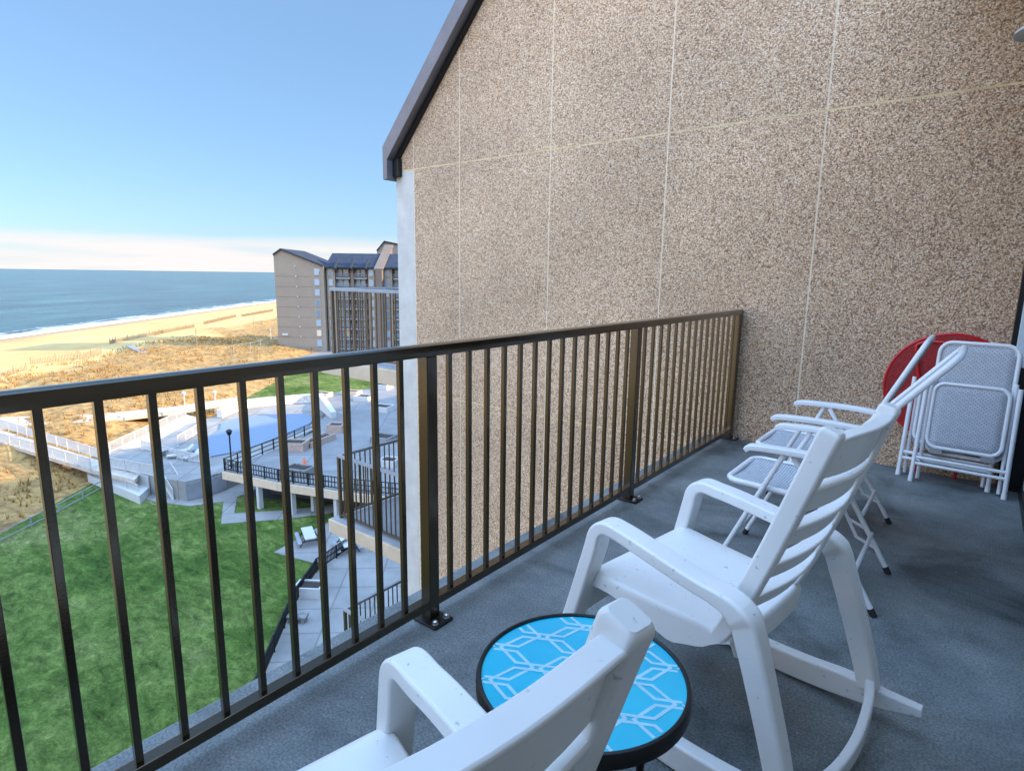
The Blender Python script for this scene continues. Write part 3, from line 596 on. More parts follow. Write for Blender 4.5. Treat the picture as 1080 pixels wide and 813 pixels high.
# ------------------------------------------------------------------ folding chairs
def uvquad(name, grid, mt, parent, th=.004):
    """mesh panel from a grid of points, with UV in metres"""
    nr, nc = len(grid), len(grid[0]); me = bpy.data.meshes.new(name)
    me.from_pydata([p for r_ in grid for p in r_], [], [(i*nc+j, i*nc+j+1, (i+1)*nc+j+1, (i+1)*nc+j) for i in range(nr-1) for j in range(nc-1)])
    uv = me.uv_layers.new(); uvs = {}
    P = [[Vector(p) for p in r_] for r_ in grid]
    for i in range(nr):
        for j in range(nc):
            uvs[i*nc+j] = ((P[0][j]-P[0][0]).length, (P[i][0]-P[0][0]).length)
    for lp in me.loops: uv.data[lp.index].uv = uvs[lp.vertex_index]
    me.materials.append(mt); o = bpy.data.objects.new(name, me); col.objects.link(o); o.parent = parent
    sm = o.modifiers.new('solid', 'SOLIDIFY'); sm.thickness = th; sm.offset = 0
    for p in me.polygons: p.use_smooth = True
    return o
def rrect(fn, a0, a1, b0, b1, rad, n=6):
    """rounded rectangle through fn(a, b)"""
    out = []
    for ca_, cb_, s0 in ((a1-rad, b1-rad, 0), (a0+rad, b1-rad, 90), (a0+rad, b0+rad, 180), (a1-rad, b0+rad, 270)):
        for k in range(n+1):
            th = R(s0+90*k/n); out.append(fn(ca_+rad*math.cos(th), cb_+rad*math.sin(th)))
    return out
def open_chair(label, rec, a0, blen):
    t = thing('folding_chair', label, 'folding chair', (0, 0, 0), 0, 'white mesh folding chairs set up by the rail')
    hw = .225
    f = lambda a, b: (a, b, .435-.025*(a-.0))
    MB().tube(rrect(f, .0, .40, -hw+.012, hw-.012, .06), .013, 10, True).build('seat_frame', M['tube'], t, smooth=True)
    uvquad('seat', [[(a, b, .438-.025*a-.012*math.sin(math.pi*(b+.2)/.4)) for b in [-.2+.4*k/10 for k in range(11)]] for a in [.005+.39*k/10 for k in range(11)]], M['mesh'], t)
    sn, cs = math.sin(rec), math.cos(rec); g = lambda a, b: (a0+a*sn, b, .42+a*cs)
    MB().tube(rrect(g, .0, blen, -hw+.012, hw-.012, .07), .013, 10, True).build('back_frame', M['tube'], t, smooth=True)
    uvquad('backrest', [[g(a, b) for b in [-.2+.4*k/8 for k in range(9)]] for a in [.06+(blen-.07)*k/10 for k in range(11)]], M['mesh'], t)
    for sg in (-1, 1):
        y = sg*(hw+.018)
        MB().loft(smoothpath([(.085, y, .595), (.12, y, .612), (.3, y, .618), (.47, y, .612), (.52, y, .60)], 4), .026, [.010]+[.013]*15+[.010], (0, 1, 0), 14, 4).build('armrest', M['tube'], t, smooth=True)
        lf = MB().tube([(.24, y, .60), (.12, y, .33), (-.02, y, .012)], .0115, 10).build('leg', M['tube'], t, smooth=True)
        lr = MB().tube([(.27, y*.93, .60), (.44, y*.93, .33), (.625, y*.93, .012)], .0115, 10).build('leg', M['tube'], t, smooth=True)
        MB().tube([(-.012, y, .030), (-.024, y, .0)], .0135, 10).build('foot_cap', M['rubber'], lf, smooth=True)
        MB().tube([(.613, y*.93, .030), (.630, y*.93, .0)], .0135, 10).build('foot_cap', M['rubber'], lr, smooth=True)
        MB().tube([(.570, y*.93, .105), (.485, y*.93, .14), (.40, y*.93, .30)], .008, 8).build('brace', M['tube'], t, smooth=True)
    MB().tube([(.545, -.22, .175), (.545, .22, .175)], .009, 8).build('stretcher', M['tube'], t, smooth=True)
    MB().tube([(.06, -.24, .20), (.06, .24, .20)], .009, 8).build('stretcher', M['tube'], t, smooth=True)
    return t
fc = open_chair('open white folding chair right behind the rocking chair, its mesh back leaning far back', R(39), .26, .83); fc.location = (.73, 2.845, 0)
fd = open_chair('open white mesh folding chair nearest the pebble wall, behind the other open one', R(24), .43, .69); fd.location = (.66, 3.52, 0)

def folded_chair(label):
    t = thing('folded_chair', label, 'folding chair', (0, 0, 0), 0, 'folded white chairs leaning on the wall')
    hw = .235; yb = lambda z: .0+.16*z          # leans back against the wall
    g = lambda a, b: (a, yb(b)+.02, b)
    MB().tube(rrect(g, -.205, .205, .20, .93, .07), .013, 10, True).build('back_frame', M['tube'], t, smooth=True)
    uvquad('backrest', [[g(a, b) for a in [-.195+.39*k/8 for k in range(9)]] for b in [.45+.47*k/10 for k in range(11)]], M['mesh'], t)
    g2 = lambda a, b: (a, yb(b)-.035, b)
    MB().tube(rrect(g2, -.195, .195, .245, .665, .06), .012, 10, True).build('seat_frame', M['tube'], t, smooth=True)
    uvquad('seat', [[g2(a, b) for a in [-.185+.37*k/8 for k in range(9)]] for b in [.25+.41*k/10 for k in range(11)]], M['mesh'], t)
    for hx_ in (-.17, .10): MB().box(hx_, hx_+.07, yb(.235)-.05, yb(.235)-.01, .205, .24).build('hinge', M['slab'], t)
    for sg in (-1, 1):
        x = sg*(hw+.01)
        lg = MB().tube([(x, yb(.01)-.055, .012), (x*.97, yb(.68)-.06, .68)], .0135, 10).build('leg', M['tube'], t, smooth=True)
        MB().tube([(x, yb(0)-.055, .0), (x, yb(.04)-.055, .035)], .0155, 10).build('foot_cap', M['tube'], lg, smooth=True)
        lg = MB().tube([(sg*.215-.0, yb(.01)+.0, .012), (sg*.215, yb(.7)-.005, .7)], .0115, 10).build('leg', M['tube'], t, smooth=True)
    MB().tube([(-hw, yb(.165)-.055, .165), (hw, yb(.165)-.055, .165)], .011, 10).build('crossbar', M['tube'], t, smooth=True)
    MB().tube([(-hw, yb(.12)-.055, .125), (hw, yb(.12)-.055, .125)], .011, 10).build('crossbar', M['tube'], t, smooth=True)
    return t
fe = folded_chair('folded white mesh chair leaning in the corner, the front one of two'); fe.location = (1.556, 4.715, 0); fe.rotation_euler = (0, 0, R(-3.5))
ff = copy_tree(fe); ff['label'] = 'folded white mesh chair leaning in the corner, half hidden behind another'; ff.location = (1.475, 4.815, 0)
# red folded table
rt = thing('folding_table', 'round dark red folding table tipped up against the pebble wall behind the folded chairs', 'table', (1.43, 4.93, 0))
def ring_disc(mbx, r0, prof): return mbx
mb = MB(); mb.rings([[(math.cos(2*math.pi*k/64)*r_, -.012+y_+.03*(-.0), .615+math.sin(2*math.pi*k/64)*r_) for k in range(64)] for r_, y_ in ((.005, 0), (.362, 0), (.362, .012), (.005, .012))]); mb.build('tabletop', M['red'], rt)
MB().tube([(math.cos(2*math.pi*k/64)*.366, -.006, .615+math.sin(2*math.pi*k/64)*.366) for k in range(64)], .010, 8, True).build('rim', M['redgloss'], rt, smooth=True)
for sg in (-1, 1):
    MB().tube(smoothpath([(sg*.17-.03, -.03, .90), (sg*.17-.03, -.035, .84), (sg*.12, -.04, .40), (sg*.11, -.05, .012)], 4), .010, 10).build('leg', M['redgloss'], rt, smooth=True)
MB().tube([(-.20, -.03, .90), (-.15, -.03, .925), (.09, -.03, .925), (.14, -.03, .90)], .009, 8).build('leg_bar', M['redgloss'], rt, smooth=True)
MB().tube([(-.11, -.05, .10), (.11, -.05, .10)], .010, 8).build('stretcher', M['redgloss'], rt, smooth=True)

# ------------------------------------------------------------------ grounds below: decks, paths, pool
ZP, ZQ = -17.6, -16.6
def path(name, pts, z, th, mt): return slab(name, pts, z, th, mt)
path('path', [(142, 523), (165, 529), (200, 533), (234, 529), (262, 520), (285, 505), (240, 495), (190, 505), (150, 512)], -19.44, .2, M['pave'])
path('path', [(236, 527), (250, 524), (247, 541), (300, 538), (352, 532), (352, 540), (300, 547), (233, 552)], -19.455, .2, M['pave'])
path('paved_pad', [(289, 582), (341, 553), (362, 545), (420, 560), (420, 610), (345, 597)], -19.452, .2, M['pave'])
path('patio', [(277, 716), (309, 640), (334, 603), (374, 575), (392, 566), (450, 575), (520, 700), (520, 813), (240, 813)], -19.448, .2, M['pave'])
M['underdeck_shade'] = mat('underdeck_shade', (.03, .032, .035), .9, var=.3, vscale=.4)  # near-black colour stands in for the shade under the plaza deck
path('courtyard', [(264, 514), (300, 505), (360, 505), (430, 510), (430, 562), (352, 531), (300, 527), (268, 524)], -19.46, .15, M['underdeck_shade'])
path('boardwalk', [(-120, 449), (0, 440), (100, 437), (190, 428), (250, 418.5), (250, 423), (190, 433), (100, 444), (0, 450), (-120, 461)], -17.6, .45, M['wood'])
path('boardwalk', [(-60, 434), (0, 453), (110, 487), (150, 497), (142, 506), (96, 495), (0, 466), (-60, 450)], -17.75, .4, M['wood'])
path('ramp', [(118, 476), (196, 437), (212, 441), (185, 468), (160, 478)], -17.62, .5, M['wood'])
path('ramp', [(92, 500), (117, 494), (159, 512), (147, 523)], -18.7, 1.2, M['white'])
pd = slab('pool_deck', [(118, 492), (112, 476), (160, 470), (196, 448), (228, 438), (262, 430), (330, 424), (345, 436), (338, 449), (300, 472), (238, 497), (216, 503), (195, 508), (164, 503)], ZP, 2.1, M['pave'])
pc = slab('pool_cover', [(233, 446), (252, 440), (292, 436.5), (322, 436), (330, 440), (326, 449), (292, 462), (250, 476), (222, 481), (203, 475), (215, 463), (232, 453)], ZP+.14, .13, M['pool'], None, 'blue tarpaulin cover stretched over the swimming pool', 'pool cover')
# stone wall with lit face
sw_ = MB(); pts = [G(x, y, ZP) for x, y in ((232, 441), (245, 435), (262, 430), (290, 427), (328, 424))]
for a, b in zip(pts, pts[1:]): sw_.beam(a+Vector((0, 0, .6)), b+Vector((0, 0, .6)), .8, 1.2)
tag(sw_.build('stone_wall', M['stone'], bevel=.08), 'low pale stone wall along the far side of the pool', 'wall')
# plaza on columns
pz = thing('plaza_deck', 'wide grey concrete plaza raised on columns beside the pool', 'deck', G(330, 480, ZQ))
P_ = [(236, 496), (294, 508), (358, 517), (440, 526), (500, 470), (440, 405), (418, 407), (345, 415), (338, 425), (345, 436), (330, 456), (300, 470)]
mb = MB(); poly = [G(x, y, ZQ) for x, y in P_]; mb.prism([(p.x, p.y) for p in poly], ZQ-.06, ZQ); mb.build('paving', M['plaza'], pz, world=True)
mb = MB(); e = [G(x, y, ZQ) for x, y in P_[:4]]
for a, b in zip(e, e[1:]): mb.beam(a+Vector((0, 0, -.42)), b+Vector((0, 0, -.42)), .4, .7)
mb.build('edge_beam', M['fascia'], pz, world=True)
mb = MB(); mb.prism([(p.x*.995+pz.location.x*.005, p.y*.995+pz.location.y*.005) for p in poly], ZQ-.5, ZQ-.07); mb.build('soffit', M['slab'], pz, world=True)
for x, y in ((268, 505), (306, 511), (356, 517.5), (330, 508)):
    p = G(x, y, ZQ); p = p+(pz.location-p).normalized()*.5; p.z = 0
    MB().box(p.x-.2, p.x+.2, p.y-.2, p.y+.2, -19.5, ZQ-.51).build('column', M['white'], pz, world=True)
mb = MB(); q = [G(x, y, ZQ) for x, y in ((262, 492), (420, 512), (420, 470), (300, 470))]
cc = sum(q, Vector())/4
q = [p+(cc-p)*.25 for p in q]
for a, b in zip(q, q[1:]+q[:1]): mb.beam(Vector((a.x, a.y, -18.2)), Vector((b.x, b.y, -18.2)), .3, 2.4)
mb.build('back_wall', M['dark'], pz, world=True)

def guard(name, label, pts, z, h, mt, post=2.0, rails=2, pick=0, cat='railing', group=None, dz=None):
    """fence or guard rail along a line of photo points on level z"""
    P = [G(x, y, z) for x, y in pts] if not isinstance(pts[0], Vector) else pts
    t = thing(name, label, cat, P[0], 0, group)
    rm = MB(); pm = MB(); kp = 0
    for a, b in zip(P, P[1:]):
        L = (b-a).length; n_ = max(1, round(L/post))
        for k in range(n_+(b == P[-1])):
            p = a.lerp(b, k/n_); MB().box(p.x-.05, p.x+.05, p.y-.05, p.y+.05, p.z-.05, p.z+h+.03).build('post', mt, t, world=True); kp += 1
        for k in range(rails):
            zz = h-.03-(h-.2)*k/max(1, rails-1); rm.beam(a+Vector((0, 0, zz)), b+Vector((0, 0, zz)), .06, .07)
        if pick:
            m_ = int(L/pick)
            for k in range(m_):
                p = a.lerp(b, (k+.5)/m_); dd = (b-a).normalized()*.022
                pm.add([p-dd+Vector((0, 0, .1)), p+dd+Vector((0, 0, .1)), p+dd+Vector((0, 0, h-.05)), p-dd+Vector((0, 0, h-.05)),
                        p-dd+Vector((.03, .03, .1)), p+dd+Vector((.03, .03, .1)), p+dd+Vector((.03, .03, h-.05)), p-dd+Vector((.03, .03, h-.05))],
                       [(0,1,2,3),(7,6,5,4),(0,4,5,1),(1,5,6,2),(2,6,7,3),(3,7,4,0)])
    rm.build('rail', mt, t, world=True)
    if pick: pm.build('picket_panel', mt, t, world=True)
    return t
gf = 'white picket fences along the ramps'
guard('picket_fence', 'white picket fence on the far side of the diagonal boardwalk', [(-60, 433), (0, 451), (108, 485)], -17.75, 1.1, M['white'], 2.4, 2, .17, 'fence', gf)
guard('picket_fence', 'white picket fence on the near side of the diagonal boardwalk', [(-60, 450), (0, 466), (96, 495)], -17.75, 1.1, M['white'], 2.4, 2, .17, 'fence', gf)
guard('picket_fence', 'sunlit white picket fence climbing beside the ramp towards the lamp post', [(116, 478), (196, 440)], -17.6, 1.15, M['white'], 2.4, 2, .17, 'fence', gf)
guard('picket_fence', 'short white picket fence between the ramp and the pool', [(188, 470), (211, 456)], ZP, 1.15, M['white'], 2.0, 2, .17, 'fence', gf)
guard('picket_fence', 'long low white picket fence in front of the shaded ramp, nearest the lawn', [(93, 503), (146, 524)], -19.2, 1.2, M['white'], 2.0, 2, .17, 'fence', gf)
guard('picket_fence', 'middle white picket fence of the shaded ramp left of the stairs', [(117, 502), (157, 515)], -18.8, 1.2, M['white'], 2.0, 2, .17, 'fence', gf)
guard('picket_fence', 'upper white picket fence at the edge of the shaded deck left of the stairs', [(117, 494), (164, 503), (172, 501)], ZP, 1.15, M['white'], 2.0, 2, .17, 'fence', gf)
guard('picket_fence', 'white picket fence running along the pool deck edge behind the lounger stack', [(150, 474), (200, 487), (222, 490)], ZP, 1.0, M['white'], 2.0, 2, .17, 'fence', gf)
guard('guard_rail', 'black guard rail on the front edge of the plaza', [(237, 496), (294, 507.5), (358, 516.5), (430, 524)], ZQ, 1.1, M['black'], 1.6, 3, .3)
guard('guard_rail', 'black guard rail between the plaza and the pool', [(237, 495.5), (300, 469), (331, 455)], ZQ, 1.1, M['black'], 1.8, 3)
guard('guard_rail', 'black rail along the patio edge beside the lawn', [(270, 735), (277, 716), (309, 640), (334, 603), (374, 575), (392, 566)], -19.448, 1.0, M['black'], 2.0, 3, .16)
guard('guard_rail', 'dark wire rail in front of the sunny dunes at the lawn corner', [(-40, 590), (0, 572), (63, 540), (110, 514)], -19.5, .8, M['retain'], 3.0, 2)
# steps up to the pool deck
a0, a1 = G(183, 527, -19.44), G(168, 502, ZP); w_ = (G(195, 522, -19.44)-a0); w_.z = 0
sp_ = thing('stairs', 'white-railed stairs with dark treads climbing to the pool deck', 'stairs', a0)
for k in range(11):
    p = a0.lerp(a1, (k+.5)/11); q = a0.lerp(a1, (k+1.3)/11); hh = p.z
    MB().prism([(p.x, p.y), (p.x+w_.x, p.y+w_.y), (q.x+w_.x, q.y+w_.y), (q.x, q.y)], hh-.04, hh+.03).build('tread', M['retain'], sp_, world=True)
for off in (Vector((0, 0, 0)), w_):
    mb = MB(); mb.beam(a0+off, a1+off, .08, .3); mb.build('stringer', M['white'], sp_, world=True)
    mb = MB(); mb.beam(a0+off+Vector((0, 0, 1)), a1+off+Vector((0, 0, 1)), .07, .08); mb.beam(a0+off+Vector((0, 0, .55)), a1+off+Vector((0, 0, .55)), .04, .05)
    for k in range(14):
        p = a0.lerp(a1, k/13)+off; mb.box(p.x-.025, p.x+.025, p.y-.025, p.y+.025, p.z, p.z+1)
    mb.build('handrail', M['white'], sp_, world=True)
# retaining wall cladding under the deck
mb = MB(); q = [G(x, y, ZP) for x, y in ((195, 508.3), (216, 503.3), (238, 497.3))]
for a, b in zip(q, q[1:]): mb.beam(Vector((a.x, a.y, -18.6)), Vector((b.x, b.y, -18.6)), .1, 1.6)
tag(mb.build('retaining_wall', M['retain']), 'grey retaining wall below the pool deck beside the stairs', 'wall')
# air conditioner
p = G(237, 514, -19.44); p.z = -19.44
ac = thing('air_conditioner', 'white outdoor air conditioner unit in front of the grey retaining wall', 'air conditioner', p, R(38))
MB().box(-.55, .55, -.2, .2, .08, 1.05).build('casing', M['white'], ac, bevel=.02)
fan = MB(); fan.rings([[(math.cos(2*math.pi*k/24)*r_, -.215-.0*r_, .56+math.sin(2*math.pi*k/24)*r_) for k in range(24)] for r_ in (.02, .34)]); fan.build('fan_grille', M['retain'], ac)
MB().box(-.5, -.4, -.18, .18, 0, .079).box(.4, .5, -.18, .18, 0, .079).build('foot', M['dark'], ac)
# planters
def planter(x, y, z, w, d, h, label, mt, shrub=False, rz=R(20)):
    p = G(x, y, z); p.z = z
    t = thing('planter', label, 'planter', p, rz, 'planters on the plaza')
    mb = MB(); wt = .18
    mb.box(-w/2, w/2, -d/2, -d/2+wt, 0, h).box(-w/2, w/2, d/2-wt, d/2, 0, h).box(-w/2, -w/2+wt, -d/2+wt, d/2-wt, 0, h).box(w/2-wt, w/2, -d/2+wt, d/2-wt, 0, h)
    mb.build('planter_box', mt, t); MB().box(-w/2+wt, w/2-wt, -d/2+wt, d/2-wt, 0, h-.12).build('soil', M['soil'], t)
    if shrub:
        rr_ = random.Random(int(x*7)); mb = MB()
        for k in range(160):
            c = Vector((rr_.gauss(0, w*.2), rr_.gauss(0, d*.2), h+abs(rr_.gauss(0, .35)))); a = rr_.uniform(0, 6.28); e = Vector((math.cos(a), math.sin(a), rr_.uniform(-.3, .9)))*.22; q = e.orthogonal().normalized()*.07
            mb.add([c-q, c+q, c+e], [(0, 1, 2)])
        mb.build('shrub', M['leafm'], t)
pt = 'empty %s planter box on the plaza, %s'
planter(312, 474, ZQ, 2.3, 1.8, .9, pt % ('brick', 'at the near end of the long planting bed'), M['brick'], rz=R(35))
planter(355, 455, ZQ, 1.8, 1.6, .9, pt % ('brick', 'at the far end of the long planting bed'), M['brick'], rz=R(35))
planter(316, 500, ZQ, 2.4, 1.6, .7, pt % ('pale', 'against the front guard rail'), M['plaza'])
planter(404, 433, ZQ, 2.4, 2.2, .7, pt % ('pale', 'farther of the pair right of its middle'), M['white'])
planter(384, 422, ZQ, 2.4, 2.0, .7, pt % ('white', 'left of the shrub near the far edge'), M['white'])
planter(405, 465, ZQ, 2.2, 2.0, .6, pt % ('low grey', 'just above the rail of the next balcony'), M['plaza'])
planter(411, 490, ZQ, 1.7, 1.6, .6, pt % ('small pale', 'seen through the rail of the next balcony'), M['white'])
planter(404, 410, ZQ, 2.6, 2.2, .8, 'pale planter box with a dark shrub at the far edge of the plaza', M['white'], True)
planter(340, 418, ZQ, 2.6, 1.6, .6, pt % ('sunlit tan', 'at the left of its far edge'), M['fascia'])
planter(371, 416, ZQ, 2.6, 1.6, .6, pt % ('sunlit tan', 'in the middle of its far edge'), M['fascia'])
# long bed
a, b = G(300, 481, ZQ), G(356, 459, ZQ); t = thing('planting_bed', 'long narrow brick planting bed of dark soil on the plaza', 'planter', a)
d_ = (b-a).normalized(); pp = Vector((-d_.y, d_.x, 0))
a = a+d_*3.2; b = b-d_*1.2
for sg in (-1, 1): MB().beam(a+pp*sg*.6+Vector((0, 0, .3)), b+pp*sg*.6+Vector((0, 0, .3)), .2, .6).build('kerb', M['brick'], t, world=True)
MB().beam(a+Vector((0, 0, .2)), b+Vector((0, 0, .2)), .98, .38).build('soil', M['soil'], t, world=True)
# slide-like wedge stair wall
a, b = G(338, 430, ZQ), G(352, 441, ZQ); t = thing('stair_wall', 'white sloping stair wall at the far left of the plaza', 'wall', a)
d_ = (b-a).normalized(); pp = Vector((-d_.y, d_.x, 0))*.35
mb = MB(); mb.add([a-pp, b-pp, b-pp+Vector((0, 0, .8)), a-pp+Vector((0, 0, 2.0)), a+pp, b+pp, b+pp+Vector((0, 0, .8)), a+pp+Vector((0, 0, 2.0))], [(0,1,2,3),(7,6,5,4),(0,4,5,1),(1,5,6,2),(2,6,7,3),(3,7,4,0)])
mb.build('parapet', M['white'], t, world=True)
MB().beam(b+Vector((.9, .2, .45)), b+Vector((1.9, .4, .45)), .8, .9).build('pier', M['retain'], t, world=True)
# cone
p = G(321, 489, ZQ); t = thing('traffic_cone', 'small orange traffic cone standing on the plaza', 'cone', p)
MB().lathe([(0, .04), (.17, .04), (.035, .62), (0, .64)], 16).build('cone_body', M['orange'], t, smooth=True); MB().box(-.2, .2, -.2, .2, 0, .038).build('base', M['orange'], t)
# lamps
def lamp(x, y, z, h, mt, label, head):
    p = G(x, y, z); p.z = z; t = thing('street_lamp', label, 'lamp', p, 0, 'lamps by the pool')
    MB().tube([(0, 0, 0), (0, 0, h)], .07, 8).build('pole', mt, t, smooth=True)
    MB().lathe([(0, h), (.16*head, h+.02), (.26*head, h+.35*head), (.3*head, h+.37*head), (.1*head, h+.55*head), (0, h+.56*head)], 12).build('lamp_head', mt, t, smooth=True)
lamp(196, 441, -17.6, 3.0, M['white'], 'white lamp post at the top of the ramp fence', 1)
lamp(228, 436, ZP, 2.6, M['white'], 'white lamp post behind the stone wall by the pool', 1)
lamp(244.5, 494, ZQ, 3.2, M['black'], 'black lamp post at the plaza corner in front of the pool cover', 1)
# tables on the pad
def picnic(x, y, label, rz):
    p = G(x, y, -19.452); p.z = -19.452; t = thing('picnic_table', label, 'table', p, rz, 'tables on the paved pad')
    MB().box(-1.2, 1.2, -.42, .42, .70, .76).build('tabletop', M['white'], t)
    for sg in (-1, 1):
        MB().box(-1.2, 1.2, sg*.8-.15, sg*.8+.15, .42, .46).build('bench', M['retain'], t)
        MB().tube([(sg*.8, -.8, .0), (sg*.8, -.3, .69)], .035, 8).tube([(sg*.8, .8, 0), (sg*.8, .3, .69)], .035, 8).tube([(sg*.8, -.8, .4), (sg*.8, .8, .4)], .035, 8).build('leg_frame', M['black'], t)
picnic(326, 571, 'white topped table on the paved pad, the one farther from the patio rail', R(-25)); picnic(366, 579, 'white topped table on the paved pad nearest the patio rail', R(-25))
p = G(327, 626, -19.448); p.z = -19.448; t = thing('planter', 'white planter box of dark soil on the patio beside its black rail', 'planter', p, R(35))
mb = MB(); mb.box(-.9, .9, -.6, -.48, 0, .7).box(-.9, .9, .48, .6, 0, .7).box(-.9, -.78, -.48, .48, 0, .7).box(.78, .9, -.48, .48, 0, .7).build('planter_box', M['white'], t); MB().box(-.78, .78, -.48, .48, 0, .6).build('soil', M['soil'], t)
p = G(314, 655, -19.448); p.z = -19.448; t = thing('bench', 'low grey concrete bench on the patio near the black rail', 'bench', p, R(35)); MB().box(-.6, .6, -.3, .3, .3, .42).build('seat', M['plaza'], t); MB().box(-.5, -.3, -.25, .25, 0, .299).box(.3, .5, -.25, .25, 0, .299).build('leg', M['plaza'], t)
# stacked loungers on the pool deck
lab = ['farthest left', 'second from the left', 'middle', 'second from the right', 'farthest right']
for k, (x, y) in enumerate(((168, 481), (178, 478), (187, 483), (194, 478), (203, 484))):
    p = G(x, y, ZP); p.z = ZP; t = thing('sun_lounger', 'white sun lounger left out on the shaded pool deck, %s of five' % lab[k], 'sun lounger', p, R(15+k*23), 'loungers on the pool deck')
    MB().box(-.9, .5, -.32, .32, .30, .40).build('seat', M['white'], t, bevel=.02); mb = MB(); mb.beam((.5, 0, .36), (1.0, 0, .8), .64, .08); mb.build('backrest', M['white'], t)
    for sx_ in (-.8, .4):
        for sy_ in (-.27, .27): MB().box(sx_-.03, sx_+.03, sy_-.03, sy_+.03, 0, .299).build('leg', M['retain'], t)

# ------------------------------------------------------------------ the far apartment tower
fr, fb = Vector((math.cos(YAW), math.sin(YAW), 0)), Vector((-math.sin(YAW), math.cos(YAW), 0))
def FT(px, dist, z):           # a point dist metres out along the view axis, abreast of photo column px
    return Vector((CAM.x, CAM.y, 0))+fb*dist+fr*((px-PW/2)/FPX*dist)+Vector((0, 0, z))
ft = thing('apartment_tower', 'far brown apartment tower with sloping slate roofs beyond the pool', 'building', FT(300, 158, -20))
HZ = 1.33
def quadbox(mb, a, b, c, d, z0, z1):
    mb.prism([(p.x, p.y) for p in (a, b, c, d)], z0, z1)
D1, D2 = 154., 155.2
def pr(px, dd): return FT(px, dd, 0)
# gable block with asymmetric roof: extruded along the view axis
sec = [(291.5, 270.5, ), (300, 264.8), (343, 281)]
def hz(py, dist): return HZ+(287.0-py)*dist/FPX*1.02
A = [FT(292, D1, -20.0), FT(343, D1, -20.0), FT(343, D1, hz(281, D1)), FT(300, D1, hz(265, D1)), FT(292, D1, hz(270.5, D1))]
back = [p+fb*17 for p in A]
mb = MB(); mb.add(A+back, [(0,1,2,3,4),(9,8,7,6,5)]+[(k, k+5, (k+1) % 5+5, (k+1) % 5) for k in range(5)]); mb.build('gable_block', M['tower'], ft, world=True)
mb = MB(); up_ = Vector((0, 0, .35))
for i, j in ((2, 3), (3, 4)):
    a, b = A[i], A[j]; o = -fb*.5
    mb.add([a+o, b+o, b+fb*17.5, a+fb*17.5, a+o+up_, b+o+up_, b+fb*17.5+up_, a+fb*17.5+up_], [(0,1,2,3),(7,6,5,4),(0,4,5,1),(1,5,6,2),(2,6,7,3),(3,7,4,0)])
mb.build('gable_roof', M['roof'], ft, world=True)
def window(px0, px1, z0, z1, dist, mt=None, frame=True, name='window'):
    a, b = FT(px0, dist, 0), FT(px1, dist, 0)
    mb = MB(); quadbox(mb, a-fb*.14, b-fb*.14, b+fb*.1, a+fb*.1, z0, z1); w = mb.build(name, M['slab'] if frame else M['tower2'], ft, world=True)
    da = (b-a).normalized()*.16; mb = MB(); quadbox(mb, a+da-fb*.16, b-da-fb*.16, b-da-fb*.139, a+da-fb*.139, z0+.14, z1-.14); mb.build('pane', mt or M['pane'], w, world=True)
rw = random.Random(5)
for k in range(8):
    zt = hz(283.0+10.35*k, D1)
    window(333.0, 338.6, zt-1.75, zt, D1, rw.choice([M['pane'], M['pane'], M['paneb'], M['panew']]) if k > 2 else M['pane'])
    v_ = FT(314+k*.35, D1, 0); zz = hz(281+10.2*k, D1)
    MB().box(v_.x-.18, v_.x+.18, v_.y-.18, v_.y+.02, zz-.18, zz+.18).build('vent', M['white'], ft, world=True)
v_ = FT(300, D1, 0); mb = MB(); a, b = FT(297, D1, 0), FT(303, D1, 0); quadbox(mb, a-fb*.25, b-fb*.25, b, a, hz(351.5, D1), hz(349.3, D1)); mb.build('flood_light', M['white'], ft, world=True)
mb = MB(); zz = -20
for k in range(1, 9): 
    a, b = FT(292.1, D1, 0), FT(331, D1, 0); quadbox(mb, a-fb*.02, b-fb*.02, b+fb*.05, a+fb*.05, hz(281+10.35*k, D1), hz(281+10.35*k, D1)+.08)
mb.build('joint_seal', M['tower2'], ft, world=True)
